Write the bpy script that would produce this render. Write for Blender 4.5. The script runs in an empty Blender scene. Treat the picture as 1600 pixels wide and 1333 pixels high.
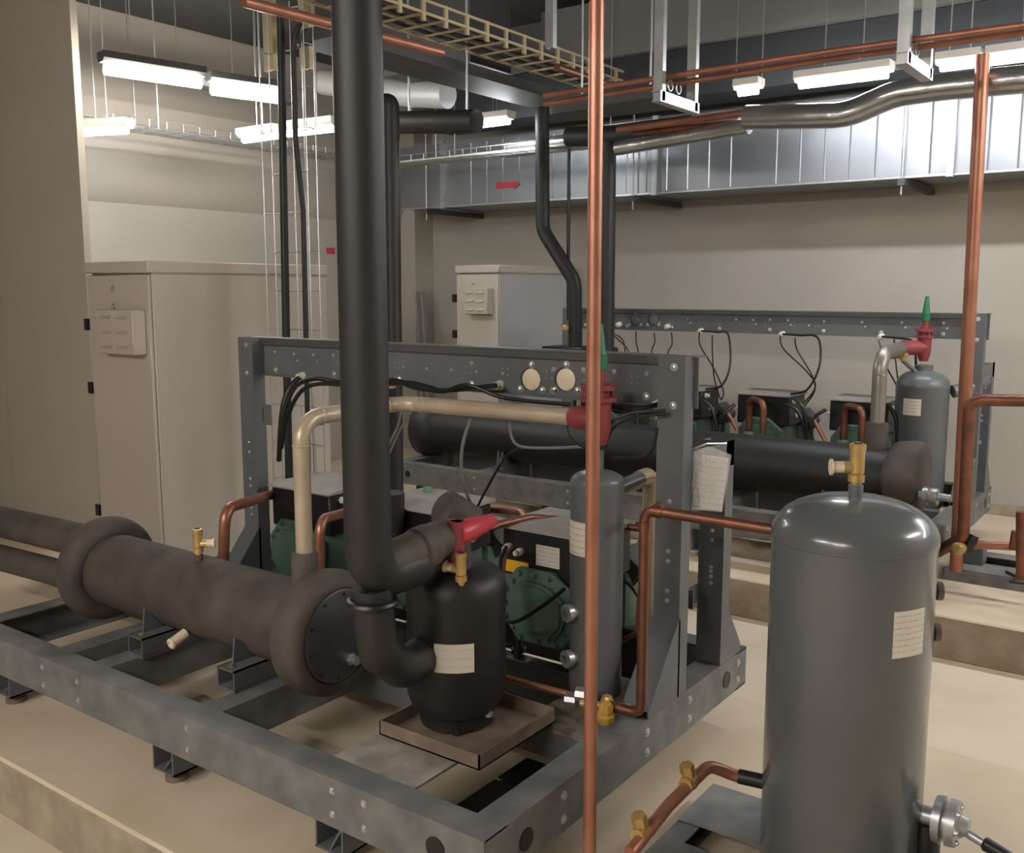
import bpy, bmesh, math, random
from mathutils import Vector, Matrix, noise
random.seed(7)
C = bpy.context.scene.collection
SC = bpy.context.scene
PI = math.pi

# ------------------------------------------------------------------ camera, world, exposure, room light
cd = bpy.data.cameras.new('camera'); cam = bpy.data.objects.new('camera', cd); C.objects.link(cam)
cd.sensor_fit = 'HORIZONTAL'; cd.sensor_width = 36.0; cd.lens = 36.0 * 1520.0 / 1600.0
cd.clip_start = 0.05; cd.clip_end = 60
cam.location = (0, 0, 1.65)
cam.rotation_euler = (PI / 2 - math.atan(215 / 1520.0), 0, math.radians(36.0))
SC.camera = cam
w = bpy.data.worlds.new('world'); SC.world = w; w.use_nodes = True
w.node_tree.nodes['Background'].inputs[0].default_value = (0.75, 0.85, 1.0, 1)
w.node_tree.nodes['Background'].inputs[1].default_value = 0.25
vs = SC.view_settings
vs.view_transform = 'Standard'; vs.look = 'None'; vs.gamma = 1.0; vs.use_curve_mapping = False
vs.exposure = 0.16
LAMP = 115.0       # emission of the cool tubes
WARM = 70.0
FILL = 240.0  # emission of the added fill lamps out of view

# ------------------------------------------------------------------ materials
def lin(c):
    return tuple(((v / 255.0) / 12.92 if v / 255.0 <= 0.04045 else ((v / 255.0 + 0.055) / 1.055) ** 2.4) for v in c)
def mat(name, col, rough=0.5, metal=0.0, var=0.12, scale=6.0, bump=0.0, bscale=60.0, col2=None, coat=0.0, spec=0.5):
    m = bpy.data.materials.new(name); m.use_nodes = True
    nt = m.node_tree; b = nt.nodes['Principled BSDF']
    c = lin(col)
    tc = nt.nodes.new('ShaderNodeTexCoord')
    n = nt.nodes.new('ShaderNodeTexNoise'); n.inputs['Scale'].default_value = scale; n.inputs['Detail'].default_value = 5
    nt.links.new(tc.outputs['Object'], n.inputs['Vector'])
    r = nt.nodes.new('ShaderNodeValToRGB')
    r.color_ramp.elements[0].position = 0.32; r.color_ramp.elements[1].position = 0.68
    c2 = lin(col2) if col2 else tuple(v * (1 + var) for v in c)
    c1 = c if col2 else tuple(v * (1 - var) for v in c)
    r.color_ramp.elements[0].color = (*c1, 1); r.color_ramp.elements[1].color = (*c2, 1)
    nt.links.new(n.outputs['Fac'], r.inputs['Fac']); nt.links.new(r.outputs['Color'], b.inputs['Base Color'])
    b.inputs['Roughness'].default_value = rough; b.inputs['Metallic'].default_value = metal
    b.inputs['Specular IOR Level'].default_value = spec
    if coat: b.inputs['Coat Weight'].default_value = coat
    if bump:
        n2 = nt.nodes.new('ShaderNodeTexNoise'); n2.inputs['Scale'].default_value = bscale; n2.inputs['Detail'].default_value = 4
        nt.links.new(tc.outputs['Object'], n2.inputs['Vector'])
        bp = nt.nodes.new('ShaderNodeBump'); bp.inputs['Strength'].default_value = bump; bp.inputs['Distance'].default_value = 0.01
        nt.links.new(n2.outputs['Fac'], bp.inputs['Height']); nt.links.new(bp.outputs['Normal'], b.inputs['Normal'])
    return m
def emis(name, col, st):
    m = bpy.data.materials.new(name); m.use_nodes = True
    nt = m.node_tree; b = nt.nodes['Principled BSDF']
    b.inputs['Base Color'].default_value = (0.8, 0.8, 0.8, 1)
    b.inputs['Emission Color'].default_value = (*col, 1); b.inputs['Emission Strength'].default_value = st
    return m
def printed(name, base, ink, rows=70.0):
    """paper with rows of small illegible print"""
    m = mat(name, base, 0.6, var=0.05)
    nt = m.node_tree; b = nt.nodes['Principled BSDF']
    tc = nt.nodes.new('ShaderNodeTexCoord'); sx = nt.nodes.new('ShaderNodeSeparateXYZ')
    nt.links.new(tc.outputs['Object'], sx.inputs[0])
    mu = nt.nodes.new('ShaderNodeMath'); mu.operation = 'MULTIPLY'; mu.inputs[1].default_value = rows * 6.283
    nt.links.new(sx.outputs['Z'], mu.inputs[0])
    si = nt.nodes.new('ShaderNodeMath'); si.operation = 'SINE'; nt.links.new(mu.outputs[0], si.inputs[0])
    n = nt.nodes.new('ShaderNodeTexNoise'); n.inputs['Scale'].default_value = 190
    nt.links.new(tc.outputs['Object'], n.inputs['Vector'])
    ad = nt.nodes.new('ShaderNodeMath'); ad.operation = 'MULTIPLY'
    nt.links.new(si.outputs[0], ad.inputs[0]); nt.links.new(n.outputs['Fac'], ad.inputs[1])
    gt = nt.nodes.new('ShaderNodeMath'); gt.operation = 'GREATER_THAN'; gt.inputs[1].default_value = 0.42
    nt.links.new(ad.outputs[0], gt.inputs[0])
    sc = nt.nodes.new('ShaderNodeMath'); sc.operation = 'MULTIPLY'; sc.inputs[1].default_value = 0.40
    nt.links.new(gt.outputs[0], sc.inputs[0])
    mx = nt.nodes.new('ShaderNodeMix'); mx.data_type = 'RGBA'
    src = b.inputs['Base Color'].links[0].from_socket
    nt.links.new(sc.outputs[0], mx.inputs[0]); nt.links.new(src, mx.inputs[6]); mx.inputs[7].default_value = (*lin(ink), 1)
    nt.links.new(mx.outputs[2], b.inputs['Base Color'])
    return m

WALL = mat('wall_paint', (176, 169, 160), 0.75, var=0.04, scale=1.5, bump=0.08, bscale=40)
WALLP = mat('pillar_paint', (178, 170, 158), 0.75, var=0.04, scale=1.5)
CEIL = mat('ceiling_paint', (128, 128, 127), 0.8, var=0.08, scale=1.0)
FLOOR = mat('floor_concrete', (206, 190, 168), 0.62, scale=2.2, col2=(218, 204, 184), bump=0.06, bscale=25)
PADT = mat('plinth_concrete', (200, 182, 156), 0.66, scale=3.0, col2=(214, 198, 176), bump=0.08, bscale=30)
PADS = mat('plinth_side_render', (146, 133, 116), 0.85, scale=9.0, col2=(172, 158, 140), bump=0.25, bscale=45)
GREY = mat('grey_frame_paint', (96, 99, 102), 0.42, var=0.10, scale=7, spec=0.4)
GREYD = mat('dusty_frame_paint', (92, 95, 97), 0.55, scale=11, col2=(122, 121, 118))
TANK = mat('grey_gloss_paint', (90, 94, 96), 0.24, var=0.05, scale=3, coat=0.3)
TANKL = mat('grey_vessel_paint', (100, 104, 107), 0.34, var=0.05, scale=4)
BLACK = mat('black_paint', (26, 26, 27), 0.38, var=0.2)
INSUL = mat('black_rubber_insulation', (33, 33, 34), 0.52, var=0.12, scale=4, bump=0.10, bscale=30)
INSULD = mat('dusty_rubber_insulation', (62, 55, 51), 0.72, scale=7, col2=(88, 79, 73), bump=0.15, bscale=18)
INSULW = mat('wrapped_vessel_insulation', (30, 30, 31), 0.48, var=0.2, scale=5, bump=0.12, bscale=12)
COPPER = mat('copper_pipe', (180, 126, 104), 0.38, 0.55, scale=9, col2=(160, 106, 86))
COPPERD = mat('tarnished_copper', (150, 98, 78), 0.45, 0.8, scale=14, col2=(112, 80, 68))
STEEL = mat('tan_steel_pipe', (190, 176, 156), 0.36, 0.2, scale=9, col2=(168, 150, 128))
GALV = mat('galvanised_steel', (176, 178, 180), 0.36, 0.7, var=0.12, scale=14)
FOIL = mat('aluminium_foil_cladding', (190, 192, 194), 0.26, 0.9, var=0.12, scale=8, bump=0.5, bscale=14)
DUCT = mat('duct_sheet_metal', (146, 149, 155), 0.40, 0.75, var=0.08, scale=3, bump=0.12, bscale=6)
ZINC = mat('zinc_bolt', (200, 200, 198), 0.35, 0.8, var=0.05)
BRASS = mat('brass_valve', (206, 176, 118), 0.32, 0.5, scale=20, col2=(184, 152, 92))
GREEN = mat('compressor_green', (82, 106, 90), 0.42, var=0.15, scale=8)
GREENL = mat('pale_green_valve', (104, 140, 116), 0.5, var=0.1)
GREENC = mat('bright_green_cap', (18, 110, 72), 0.4, var=0.08)
RED = mat('red_valve_paint', (138, 58, 63), 0.45, var=0.12, scale=12)
REDC = mat('red_plastic_cap', (196, 62, 78), 0.4, var=0.08)
CAB = mat('cabinet_paint', (186, 177, 166), 0.5, var=0.025, scale=2)
CABW = mat('cabinet_white_side', (176, 176, 178), 0.5, var=0.03)
PLAST = mat('white_plastic', (222, 218, 208), 0.45, var=0.04)
CREAM = mat('cream_cap_plastic', (226, 208, 184), 0.45, var=0.04)
CABLE = mat('black_cable', (24, 24, 25), 0.4, var=0.1)
CABLEG = mat('grey_cable', (120, 118, 114), 0.45, var=0.1)
LIDG = mat('grey_terminal_lid', (150, 145, 140), 0.6, var=0.1, scale=20)
YEL = mat('yellow_label', (232, 178, 30), 0.5, var=0.05)
BLANK = printed('faded_label', (212, 204, 190), (180, 172, 160), 45)
PAPER = printed('printed_paper', (216, 208, 192), (90, 84, 80), 55)
LABEL = printed('printed_label', (212, 206, 194), (90, 90, 92), 75)
DARKP = mat('dark_overhead_metal', (70, 70, 72), 0.6, var=0.1)
TRAYY = mat('yellow_zinc_tray', (190, 176, 142), 0.45, 0.4, var=0.1)
RUST = mat('rusty_tray_steel', (140, 122, 106), 0.6, 0.2, scale=12, col2=(108, 92, 80))
BAGM = bpy.data.materials.new('clear_plastic_bag'); BAGM.use_nodes = True
_b = BAGM.node_tree.nodes['Principled BSDF']; _b.inputs['Base Color'].default_value = (0.9, 0.9, 0.9, 1); _b.inputs['Roughness'].default_value = 0.15
_n = BAGM.node_tree.nodes.new('ShaderNodeTexNoise'); _n.inputs['Scale'].default_value = 25
_m = BAGM.node_tree.nodes.new('ShaderNodeMapRange'); _m.inputs[3].default_value = 0.12; _m.inputs[4].default_value = 0.38
BAGM.node_tree.links.new(_n.outputs['Fac'], _m.inputs[0]); BAGM.node_tree.links.new(_m.outputs[0], _b.inputs['Alpha'])
TUBE_COOL = emis('cool_lamp_tube', (0.95, 0.98, 1.0), LAMP)
TUBE_LEFT = emis('left_lamp_tube', (0.86, 0.97, 1.0), 45.0)
TUBE_WARM = emis('warm_lamp_tube', (1.0, 0.93, 0.82), WARM)
TUBE_FILL = emis('fill_lamp_tube', (1.0, 0.95, 0.88), FILL)

# ------------------------------------------------------------------ mesh helpers (all add to a bmesh, world coordinates)
def new(): return bmesh.new()
def box(bm, x0, y0, z0, x1, y1, z1):
    v = [bm.verts.new(p) for p in ((x0,y0,z0),(x1,y0,z0),(x1,y1,z0),(x0,y1,z0),(x0,y0,z1),(x1,y0,z1),(x1,y1,z1),(x0,y1,z1))]
    for f in ((3,2,1,0),(4,5,6,7),(0,1,5,4),(1,2,6,5),(2,3,7,6),(3,0,4,7)): bm.faces.new([v[i] for i in f])
    return bm
def rbox(bm, x0, y0, z0, x1, y1, z1, r=0.006, seg=2):
    t = bmesh.new(); box(t, x0, y0, z0, x1, y1, z1)
    bmesh.ops.bevel(t, geom=t.edges[:], offset=r, segments=seg, affect='EDGES', profile=0.5)
    me = bpy.data.meshes.new('t'); t.to_mesh(me); t.free(); bm.from_mesh(me); bpy.data.meshes.remove(me)
    return bm
def prism(bm, pts, axis, a, b):
    """polygon pts (2D) extruded along axis ('x','y','z') from a to b"""
    def P(p, t):
        return {'x': (t, p[0], p[1]), 'y': (p[0], t, p[1]), 'z': (p[0], p[1], t)}[axis]
    A = [bm.verts.new(P(p, a)) for p in pts]; B = [bm.verts.new(P(p, b)) for p in pts]
    n = len(pts)
    bm.faces.new(A); bm.faces.new(B[::-1])
    for i in range(n): bm.faces.new((A[i], B[i], B[(i+1) % n], A[(i+1) % n]))
    return bm
def frame(d):
    d = Vector(d).normalized(); u = Vector((0,0,1)) if abs(d.z) < 0.9 else Vector((1,0,0))
    x = d.cross(u).normalized(); return x, d.cross(x).normalized(), d
def lathe(bm, o, d, prof, seg=32, caps=True):
    """prof: list of (t along axis, radius)"""
    o = Vector(o); x, y, z = frame(d); rings = []
    for t, r in prof:
        c = o + z * t
        if r < 1e-5: rings.append([bm.verts.new(c)]); continue
        rings.append([bm.verts.new(c + x * (r * math.cos(2*PI*i/seg)) + y * (r * math.sin(2*PI*i/seg))) for i in range(seg)])
    for a, b in zip(rings, rings[1:]):
        for i in range(seg):
            j = (i+1) % seg
            if len(a) == 1 and len(b) == 1: continue
            if len(a) == 1: bm.faces.new((a[0], b[j], b[i]))
            elif len(b) == 1: bm.faces.new((a[i], a[j], b[0]))
            else: bm.faces.new((a[i], a[j], b[j], b[i]))
    if caps:
        if len(rings[0]) > 1: bm.faces.new(rings[0][::-1])
        if len(rings[-1]) > 1: bm.faces.new(rings[-1])
    return bm
def cyl(bm, p, q, r, r2=None, seg=20):
    p = Vector(p); q = Vector(q); return lathe(bm, p, q - p, [(0, r), ((q-p).length, r if r2 is None else r2)], seg)
def fillet(pts, R, n=7):
    P = [Vector(p) for p in pts]; out = [P[0]]
    for i in range(1, len(P)-1):
        a = (P[i-1]-P[i]); b = (P[i+1]-P[i]); la, lb = a.length, b.length; a.normalize(); b.normalize()
        ang = a.angle(b)
        if ang > PI - 0.03: out.append(P[i]); continue
        t = min(R / math.tan(ang/2), la*0.49, lb*0.49); r = t * math.tan(ang/2)
        s = P[i] + a*t; e = P[i] + b*t; bis = (a+b).normalized(); c = P[i] + bis * (r / math.sin(ang/2))
        u = s - c; v = e - c; tot = u.angle(v); ax = u.cross(v)
        if ax.length < 1e-9: out.append(P[i]); continue
        ax.normalize()
        for k in range(n+1): out.append(c + Matrix.Rotation(tot*k/n, 3, ax) @ u)
    out.append(P[-1]); return out
def tube(bm, pts, r, R=None, seg=16, smoothpath=False):
    P = fillet(pts, R) if R else [Vector(p) for p in pts]
    if smoothpath: P = spline(P)
    Q = [P[0]]
    for p in P[1:]:
        if (p - Q[-1]).length > 1e-5: Q.append(p)
    P = Q; n = len(P)
    T = [(P[min(i+1,n-1)] - P[max(i-1,0)]).normalized() for i in range(n)]
    x = frame(T[0])[0]; rings = []
    for i in range(n):
        x = (x - T[i]*x.dot(T[i])).normalized(); y = T[i].cross(x)
        rr = r[i] if isinstance(r, (list, tuple)) else r
        rings.append([bm.verts.new(P[i] + x*(rr*math.cos(2*PI*k/seg)) + y*(rr*math.sin(2*PI*k/seg))) for k in range(seg)])
    for a, b in zip(rings, rings[1:]):
        for k in range(seg): bm.faces.new((a[k], a[(k+1)%seg], b[(k+1)%seg], b[k]))
    bm.faces.new(rings[0][::-1]); bm.faces.new(rings[-1]); return bm
def spline(P, n=8):
    P = [P[0]] + list(P) + [P[-1]]; out = []
    for i in range(1, len(P)-2):
        a, b, c, d = P[i-1], P[i], P[i+1], P[i+2]
        for k in range(n):
            t = k/n; out.append(0.5*((2*b) + (c-a)*t + (2*a-5*b+4*c-d)*t*t + (3*b-a-3*c+d)*t**3))
    out.append(P[-2]); return out
def torus(bm, o, d, R, r, seg=36, s2=14, squash=1.0):
    o = Vector(o); x, y, z = frame(d); rings = []
    for i in range(seg):
        a = 2*PI*i/seg; e = x*math.cos(a) + y*math.sin(a)
        rings.append([bm.verts.new(o + e*(R + r*math.cos(2*PI*k/s2)) + z*(r*squash*math.sin(2*PI*k/s2))) for k in range(s2)])
    for i in range(seg):
        a, b = rings[i], rings[(i+1) % seg]
        for k in range(s2): bm.faces.new((a[k], a[(k+1)%s2], b[(k+1)%s2], b[k]))
    return bm
def patch(bm, o, r, a0, a1, z0, z1, th=0.0015, n=12):
    """curved label on a vertical cylinder centred at (ox, oy)"""
    v = {}
    for i in range(n+1):
        a = a0 + (a1-a0)*i/n
        for j, z in enumerate((z0, z1)):
            for k, rr in enumerate((r, r+th)): v[i,j,k] = bm.verts.new((o[0]+rr*math.cos(a), o[1]+rr*math.sin(a), z))
    for i in range(n):
        for q in ((1,(0,0),(1,0),(1,1),(0,1)),(0,(0,1),(1,1),(1,0),(0,0))):
            k = q[0]; bm.faces.new([v[i+p[0], p[1], k] for p in q[1:]])
        bm.faces.new((v[i,0,0], v[i+1,0,0], v[i+1,0,1], v[i,0,1])); bm.faces.new((v[i,1,1], v[i+1,1,1], v[i+1,1,0], v[i,1,0]))
    for i in (0, n): bm.faces.new((v[i,0,0], v[i,0,1], v[i,1,1], v[i,1,0]))
    return bm
def bolt(bm, p, d, r=0.007, h=0.006):
    d = Vector(d).normalized(); p = Vector(p)
    lathe(bm, p - d*0.001, d, [(0, r*1.5), (0.0022, r*1.5), (0.0022, r*0.95), (h, r*0.95), (h+0.002, r*0.5)], 8)
def channel(bm, p0, p1, h, fd, fw, t=0.005, lip=0.0):
    """C channel along p0->p1 (horizontal); the web's outer face stands on p0-p1 (p = top outer edge), height h down; flanges reach fw along fd"""
    p0 = Vector(p0); p1 = Vector(p1); f = Vector(fd); dn = Vector((0,0,-1))
    prof = [(0,0), (fw,0)] + ([(fw,lip),(fw-t,lip)] if lip else []) + [(fw-t if lip else fw,t), (t,t), (t,h-t), (fw-t if lip else fw,h-t)] + ([(fw-t,h-lip),(fw,h-lip)] if lip else []) + [(fw,h), (0,h)]
    A = [bm.verts.new(p0 + f*a + dn*b) for a, b in prof]; B = [bm.verts.new(p1 + f*a + dn*b) for a, b in prof]; n = len(prof)
    bm.faces.new(A); bm.faces.new(B[::-1])
    for i in range(n): bm.faces.new((A[i], B[i], B[(i+1)%n], A[(i+1)%n]))
    return bm

# ------------------------------------------------------------------ object helpers
def finish(bm, name, m, off=(0,0,0), ang=38):
    bmesh.ops.translate(bm, verts=bm.verts, vec=-Vector(off))
    bmesh.ops.recalc_face_normals(bm, faces=bm.faces)
    for f in bm.faces: f.smooth = True
    lim = math.radians(ang)
    for e in bm.edges:
        e.smooth = len(e.link_faces) == 2 and e.calc_face_angle(0) < lim
    me = bpy.data.meshes.new(name); bm.to_mesh(me); bm.free(); me.materials.append(m)
    o = bpy.data.objects.new(name, me); C.objects.link(o); return o
SPLIT = {'bolt','cable_hole','stiffening_rib','insulation_sleeve','spacer','foot_bolt','pipe_clip','rod','louvre','union_nut','rivet','cable_run','rubber_pad','side_rail','rung'}
def islands(bm):
    """split a bmesh into its connected pieces"""
    bm.verts.ensure_lookup_table(); bm.verts.index_update(); seen = set(); out = []
    for v in bm.verts:
        if v.index in seen: continue
        st = [v]; seen.add(v.index); comp = []
        while st:
            u = st.pop(); comp.append(u)
            for e in u.link_edges:
                q = e.other_vert(u)
                if q.index not in seen: seen.add(q.index); st.append(q)
        nb = bmesh.new(); mp = {u.index: nb.verts.new(u.co) for u in comp}; fs = set(f for u in comp for f in u.link_faces)
        for f in fs: nb.faces.new([mp[u.index] for u in f.verts])
        out.append(nb)
    bm.free(); return out
class Thing:
    def __init__(s, name, label, cat, loc, group=None):
        s.loc = Vector(loc); o = bpy.data.objects.new(name, None); o.empty_display_size = 0.05; C.objects.link(o); o.location = s.loc
        o['label'] = label; o['category'] = cat
        if group: o['group'] = group
        s.o = o
    def part(s, name, bm, m, parent=None, label=None):
        if name in SPLIT:
            out = None
            for piece in islands(bm):
                p = finish(piece, name, m, s.loc); p.parent = parent or s.o
                if label: p['label'] = label
                out = p
            return out
        p = finish(bm, name, m, s.loc); p.parent = parent or s.o
        if label: p['label'] = label
        return p
def solo(name, bm, m, label, cat, group=None):
    xs = [v.co.x for v in bm.verts]; ys = [v.co.y for v in bm.verts]; zs = [v.co.z for v in bm.verts]
    off = Vector(((min(xs)+max(xs))/2, (min(ys)+max(ys))/2, min(zs)))
    o = finish(bm, name, m, off); o.location = off; o['label'] = label; o['category'] = cat
    if group: o['group'] = group
    return o
def struct(name, bm, m):
    o = finish(bm, name, m); o['kind'] = 'structure'; return o
def copy_tree(o, parent=None):
    c = o.copy(); C.objects.link(c); c.parent = parent
    for ch in list(o.children): copy_tree(ch, c)
    return c

# ================================================================== THE ROOM
XL, XR, YB, YF, ZC = -6.05, 3.2, 6.85, -3.2, 3.80
struct('floor', box(new(), -9.2, YF-.1, -.1, XR+.1, YB+.1, 0), FLOOR)
struct('ceiling', box(new(), -9.2, YF-.1, ZC, XR+.1, YB+.1, ZC+.1), CEIL)
struct('wall_left', box(new(), XL-.1, 3.0, 0, XL, YB, ZC), WALL)
struct('wall_back', box(new(), XL-.1, YB, 0, XR, YB+.1, ZC), WALL)
struct('wall_right', box(new(), XR, YF, 0, XR+.1, YB+.1, ZC), WALL)
struct('wall_front', box(new(), -9.2, YF-.1, 0, XR, YF, ZC), WALL)
struct('wall_corner', box(new(), -9.1, 3.02, 0, -5.11, 3.06, ZC), WALLP)
struct('wall_side', box(new(), -9.2, YF, 0, -9.1, 3.30, ZC), WALL)
struct('trim_1', prism(new(), [(XL,2.22),(XL+.03,2.26),(XL+.12,2.48),(XL+.14,2.56),(XL+.14,2.86),(XL,2.86)], 'y', 3.11, YB), WALL)
struct('trim_2', box(new(), XL, YB-.25, .0, -5.86, YB, ZC), WALL)
struct('baseboard_back', box(new(), XL, YB-.03, .2, XR, YB, .27), PADS)
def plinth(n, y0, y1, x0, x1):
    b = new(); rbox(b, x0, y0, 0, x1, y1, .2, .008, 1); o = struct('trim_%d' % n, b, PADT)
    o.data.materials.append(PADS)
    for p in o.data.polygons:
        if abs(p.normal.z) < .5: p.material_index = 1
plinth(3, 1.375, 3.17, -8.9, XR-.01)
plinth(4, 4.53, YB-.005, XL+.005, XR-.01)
# dark ceiling beams

# ================================================================== RACKS
def rack(x0, x1, y0, zt, h, bx0, btop, bh, feetx, crossx, label, dep=1.455, near=True):
    T = Thing('compressor_rack', label, 'rack', ((x0+x1)/2, y0+dep/2, .2))
    y1 = y0 + dep; fw = .085
    def hole_ring(b, p, d, r=.028):
        x, y, z = frame(d)
        lathe(b, Vector(p) - z*.001, d, [(0, r), (.0025, r)], 20)
    # rails
    T.part('front_rail', channel(new(), (x0,y0,zt), (x1,y0,zt), h, (0,1,0), fw), GREYD)
    T.part('back_rail', channel(new(), (x0,y1,zt), (x1,y1,zt), h, (0,-1,0), fw), GREY)
    T.part('end_rail', channel(new(), (x1,y0+.0055,zt-.0004), (x1,y1-.0055,zt-.0004), h-.0008, (-1,0,0), fw), GREYD)
    T.part('end_rail', channel(new(), (x0,y0+.0055,zt-.0004), (x0,y1-.0055,zt-.0004), h-.0008, (1,0,0), fw), GREYD)
    for cx in crossx:
        T.part('cross_member', channel(new(), (cx,y0+.008,zt-.001), (cx,y1-.008,zt-.001), h-.012, (-1,0,0), .085), GREYD)
    T.part('inner_rail', channel(new(), (x0+.1,y0+.575,zt-.004), (x1-.1,y0+.575,zt-.004), h-.03, (0,1,0), .06), GREY)
    # dark round holes of the rails and bolts
    hb = new()
    hole_ring(hb, (x1+.001, y0+.16, zt-h*.55), (1,0,0)); hole_ring(hb, (x1+.001, y1-.16, zt-h*.5), (1,0,0))
    hole_ring(hb, (x1-.14, y0-.001, zt-h*.5), (0,-1,0)); hole_ring(hb, (x0+.14, y0-.001, zt-h*.5), (0,-1,0), .022)
    T.part('cable_hole', hb, BLACK, label='dark round hole')
    sb = new()
    for cx in list(crossx) + [x1-.32, x1-.43]:
        for dz in (.032, h-.035): bolt(sb, (cx-.045, y0, zt-dz), (0,-1,0))
    for yy in (y0+.32, y0+.75, y0+1.02, y1-.07):
        for dz in (.035, h-.035): bolt(sb, (x1, yy, zt-dz), (1,0,0), .009)
    T.part('bolt', sb, ZINC)
    for (fx) in feetx:
        for fy in (y0+.06, y1-.06):
            b = new(); box(b, fx-.05, fy-.045, .235, fx-.044, fy+.045, zt-h); box(b, fx+.044, fy-.045, .235, fx+.05, fy+.045, zt-h)
            box(b, fx-.05, fy-.045, .235, fx+.05, fy+.045, .241)
            prism(b, [(fy-.045,.24),(fy+.045,.24),(fy+.045,zt-h)], 'x', fx-.003, fx+.003)
            f = T.part('foot', b, GREY)
            b = new(); lathe(b, (fx,fy,.2), (0,0,1), [(0,.034),(.016,.034),(.02,.026),(.036,.026)], 20)
            T.part('rubber_pad', b, RUST, f)
    # beam carried on the back uprights
    yb = y0+.995; xe = x1
    b = new(); fl = .05
    # beam as channel with open front: web at back, flanges towards -Y
    box(b, bx0, yb, btop-bh, xe+.012, yb+.005, btop)
    box(b, bx0, yb-.012, btop-.005, xe+.012, yb, btop)
    box(b, bx0, yb+.005, btop-.005, xe+.012, yb+fl, btop-.0005)
    box(b, bx0, yb-.012, btop-bh, xe-.09, yb, btop-bh+.004)
    beam = T.part('beam', b, GREY)
    b = new(); box(b, bx0+.06, yb-.016, btop-.028, xe-.09, yb-.0002, btop-.0055)
    T.part('beam_lip', b, DARKP, beam)
    # uprights
    def upright(xr, yf, top, gus, dy):
        """U post, open to the back; web towards -Y; gusset foot towards dy"""
        b = new(); wx = .085; wy = .058; t = .005
        A = [(xr-wx,yf),(xr,yf),(xr,yf+wy),(xr-t,yf+wy),(xr-t,yf+t),(xr-wx+t,yf+t),(xr-wx+t,yf+wy),(xr-wx,yf+wy)]
        prism(b, A, 'z', zt, top)
        if gus:
            for xx in (xr-t, xr-wx):
                if dy < 0: P = [(yf,zt),(yf+.01,zt),(yf+.01,zt+gus),(yf,zt+gus),(yf-gus*.75,zt+.02),(yf-gus*.75,zt)]
                else: P = [(yf+wy,zt),(yf+wy,zt+gus),(yf+wy+gus*.6,zt+.03),(yf+wy+gus*.6,zt)]
                prism(b, P, 'x', xx, xx+t)
            if dy < 0: prism(b, [(yf,zt+gus),(yf-gus*.75,zt+.02),(yf-gus*.75+.004,zt+.018),(yf+.004,zt+gus-.002)], 'x', xr-wx+t, xr-t)
        p = T.part('upright', b, GREY)
        b = new()
        for zz in (top-.03, top-.14): bolt(b, (xr-.035, yf, zz), (0,-1,0), .008)
        for zz in (top-.42, top-.46, zt+.32, zt+.29, zt+.44, zt+.41): bolt(b, (xr-.04, yf, zz), (0,-1,0), .005, .004)
        T.part('bolt', b, ZINC, p)
    upright(x1-.0005, yb-.059, btop+.0005, .24, -1)
    upright(x1-.0005, y1-.215, btop-.28, .17, 1)
    upright(bx0+.085, yb-.059, btop+.0005, .24, -1)
    for xr in (x1-.0005,):
        b = new(); box(b, xr-.004, yb+.0, btop-.36, xr, y1-.157, btop-.28); T.part('top_brace', b, GREY)
        b = new(); box(b, xr-.086, yb+.0, zt+.2, xr-.08, y1-.157, zt+.26)
        for k in range(3): box(b, xr-.08, yb+.06+k*.05, zt+.2, xr-.06, yb+.066+k*.05, zt+.26)
        T.part('lower_brace', b, GREY)
    # bolts on beam face
    b = new(); b2 = new(); n = int((xe-bx0)/.11)
    for i in range(n):
        x = bx0+.15+i*.11
        if random.random() < .55: bolt(b, (x, yb, btop-.055-.01*random.random()), (0,-1,0), .005, .004)
        if random.random() < .55: bolt(b, (x+.02, yb, btop-.085), (0,-1,0), .004, .004)
        if i % 3 == 0: bolt(b, (x, yb, btop-bh+.025), (0,-1,0), .009)
    for i in range(8):
        x = bx0 + .62 + .16*i + random.random()*.02
        for a in (0, .022):
            for c in (0, .022): box(b2, x+a, yb-.001, btop-.07-c, x+a+.004, yb, btop-.066-c)
    T.part('bolt', b, ZINC, beam); T.part('rivet', b2, ZINC, beam)
    return T, beam, yb

near_rack, near_beam, YBN = rack(-3.60, -1.213, 1.565, .452, .130, -3.167, 1.460, .152,
     (-3.36, -2.42, -1.72), (-3.0, -2.79, -2.226), 'grey steel compressor rack frame in the foreground, black vessel standing on it')
far_rack, far_beam, YBF = rack(-4.45, -1.02, 4.75, .500, .140, -3.70, 1.520, .142,
     (-4.2, -3.2, -2.2, -1.25), (-3.7, -3.0, -2.1), 'grey steel compressor rack frame at the back of the room near the rear wall', near=False)
# round gauge covers on the near beam
def gauge_cover(T, beam, px, pz, yb, r):
    b = new(); lathe(b, (px-.006, yb-.0008, pz), (0,-1,0), [(0,r*1.06),(.001,r*1.06)], 28); rim = T.part('gauge_rim', b, BLACK, beam, 'black rim of a round gauge opening')
    b = new(); lathe(b, (px, yb-.001, pz), (0,-1,0), [(0,r),(.003,r),(.004,r*.96)], 28)
    box(b, px-.013, yb-.0065, pz-r*.75, px+.013, yb-.005, pz-r*.45)
    T.part('gauge_cover', b, CREAM if T is near_rack else GREY, beam, 'cream round cover' if T is near_rack else None)
    b = new()
    for dx, dz in ((0,r*1.35),(-r*1.25,-r*.95),(r*1.2,-r*.9)): bolt(b, (px+dx, yb, pz+dz), (0,-1,0), .008, .01)
    T.part('bolt', b, ZINC, beam)
for px in (831, 885): pass
gauge_cover(near_rack, near_beam, (-1.781, 2.560, 1.362)[0], (-1.781, 2.560, 1.362)[2], YBN, .035)
gauge_cover(near_rack, near_beam, (-1.649, 2.560, 1.369)[0], (-1.649, 2.560, 1.369)[2], YBN, .035)
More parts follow.
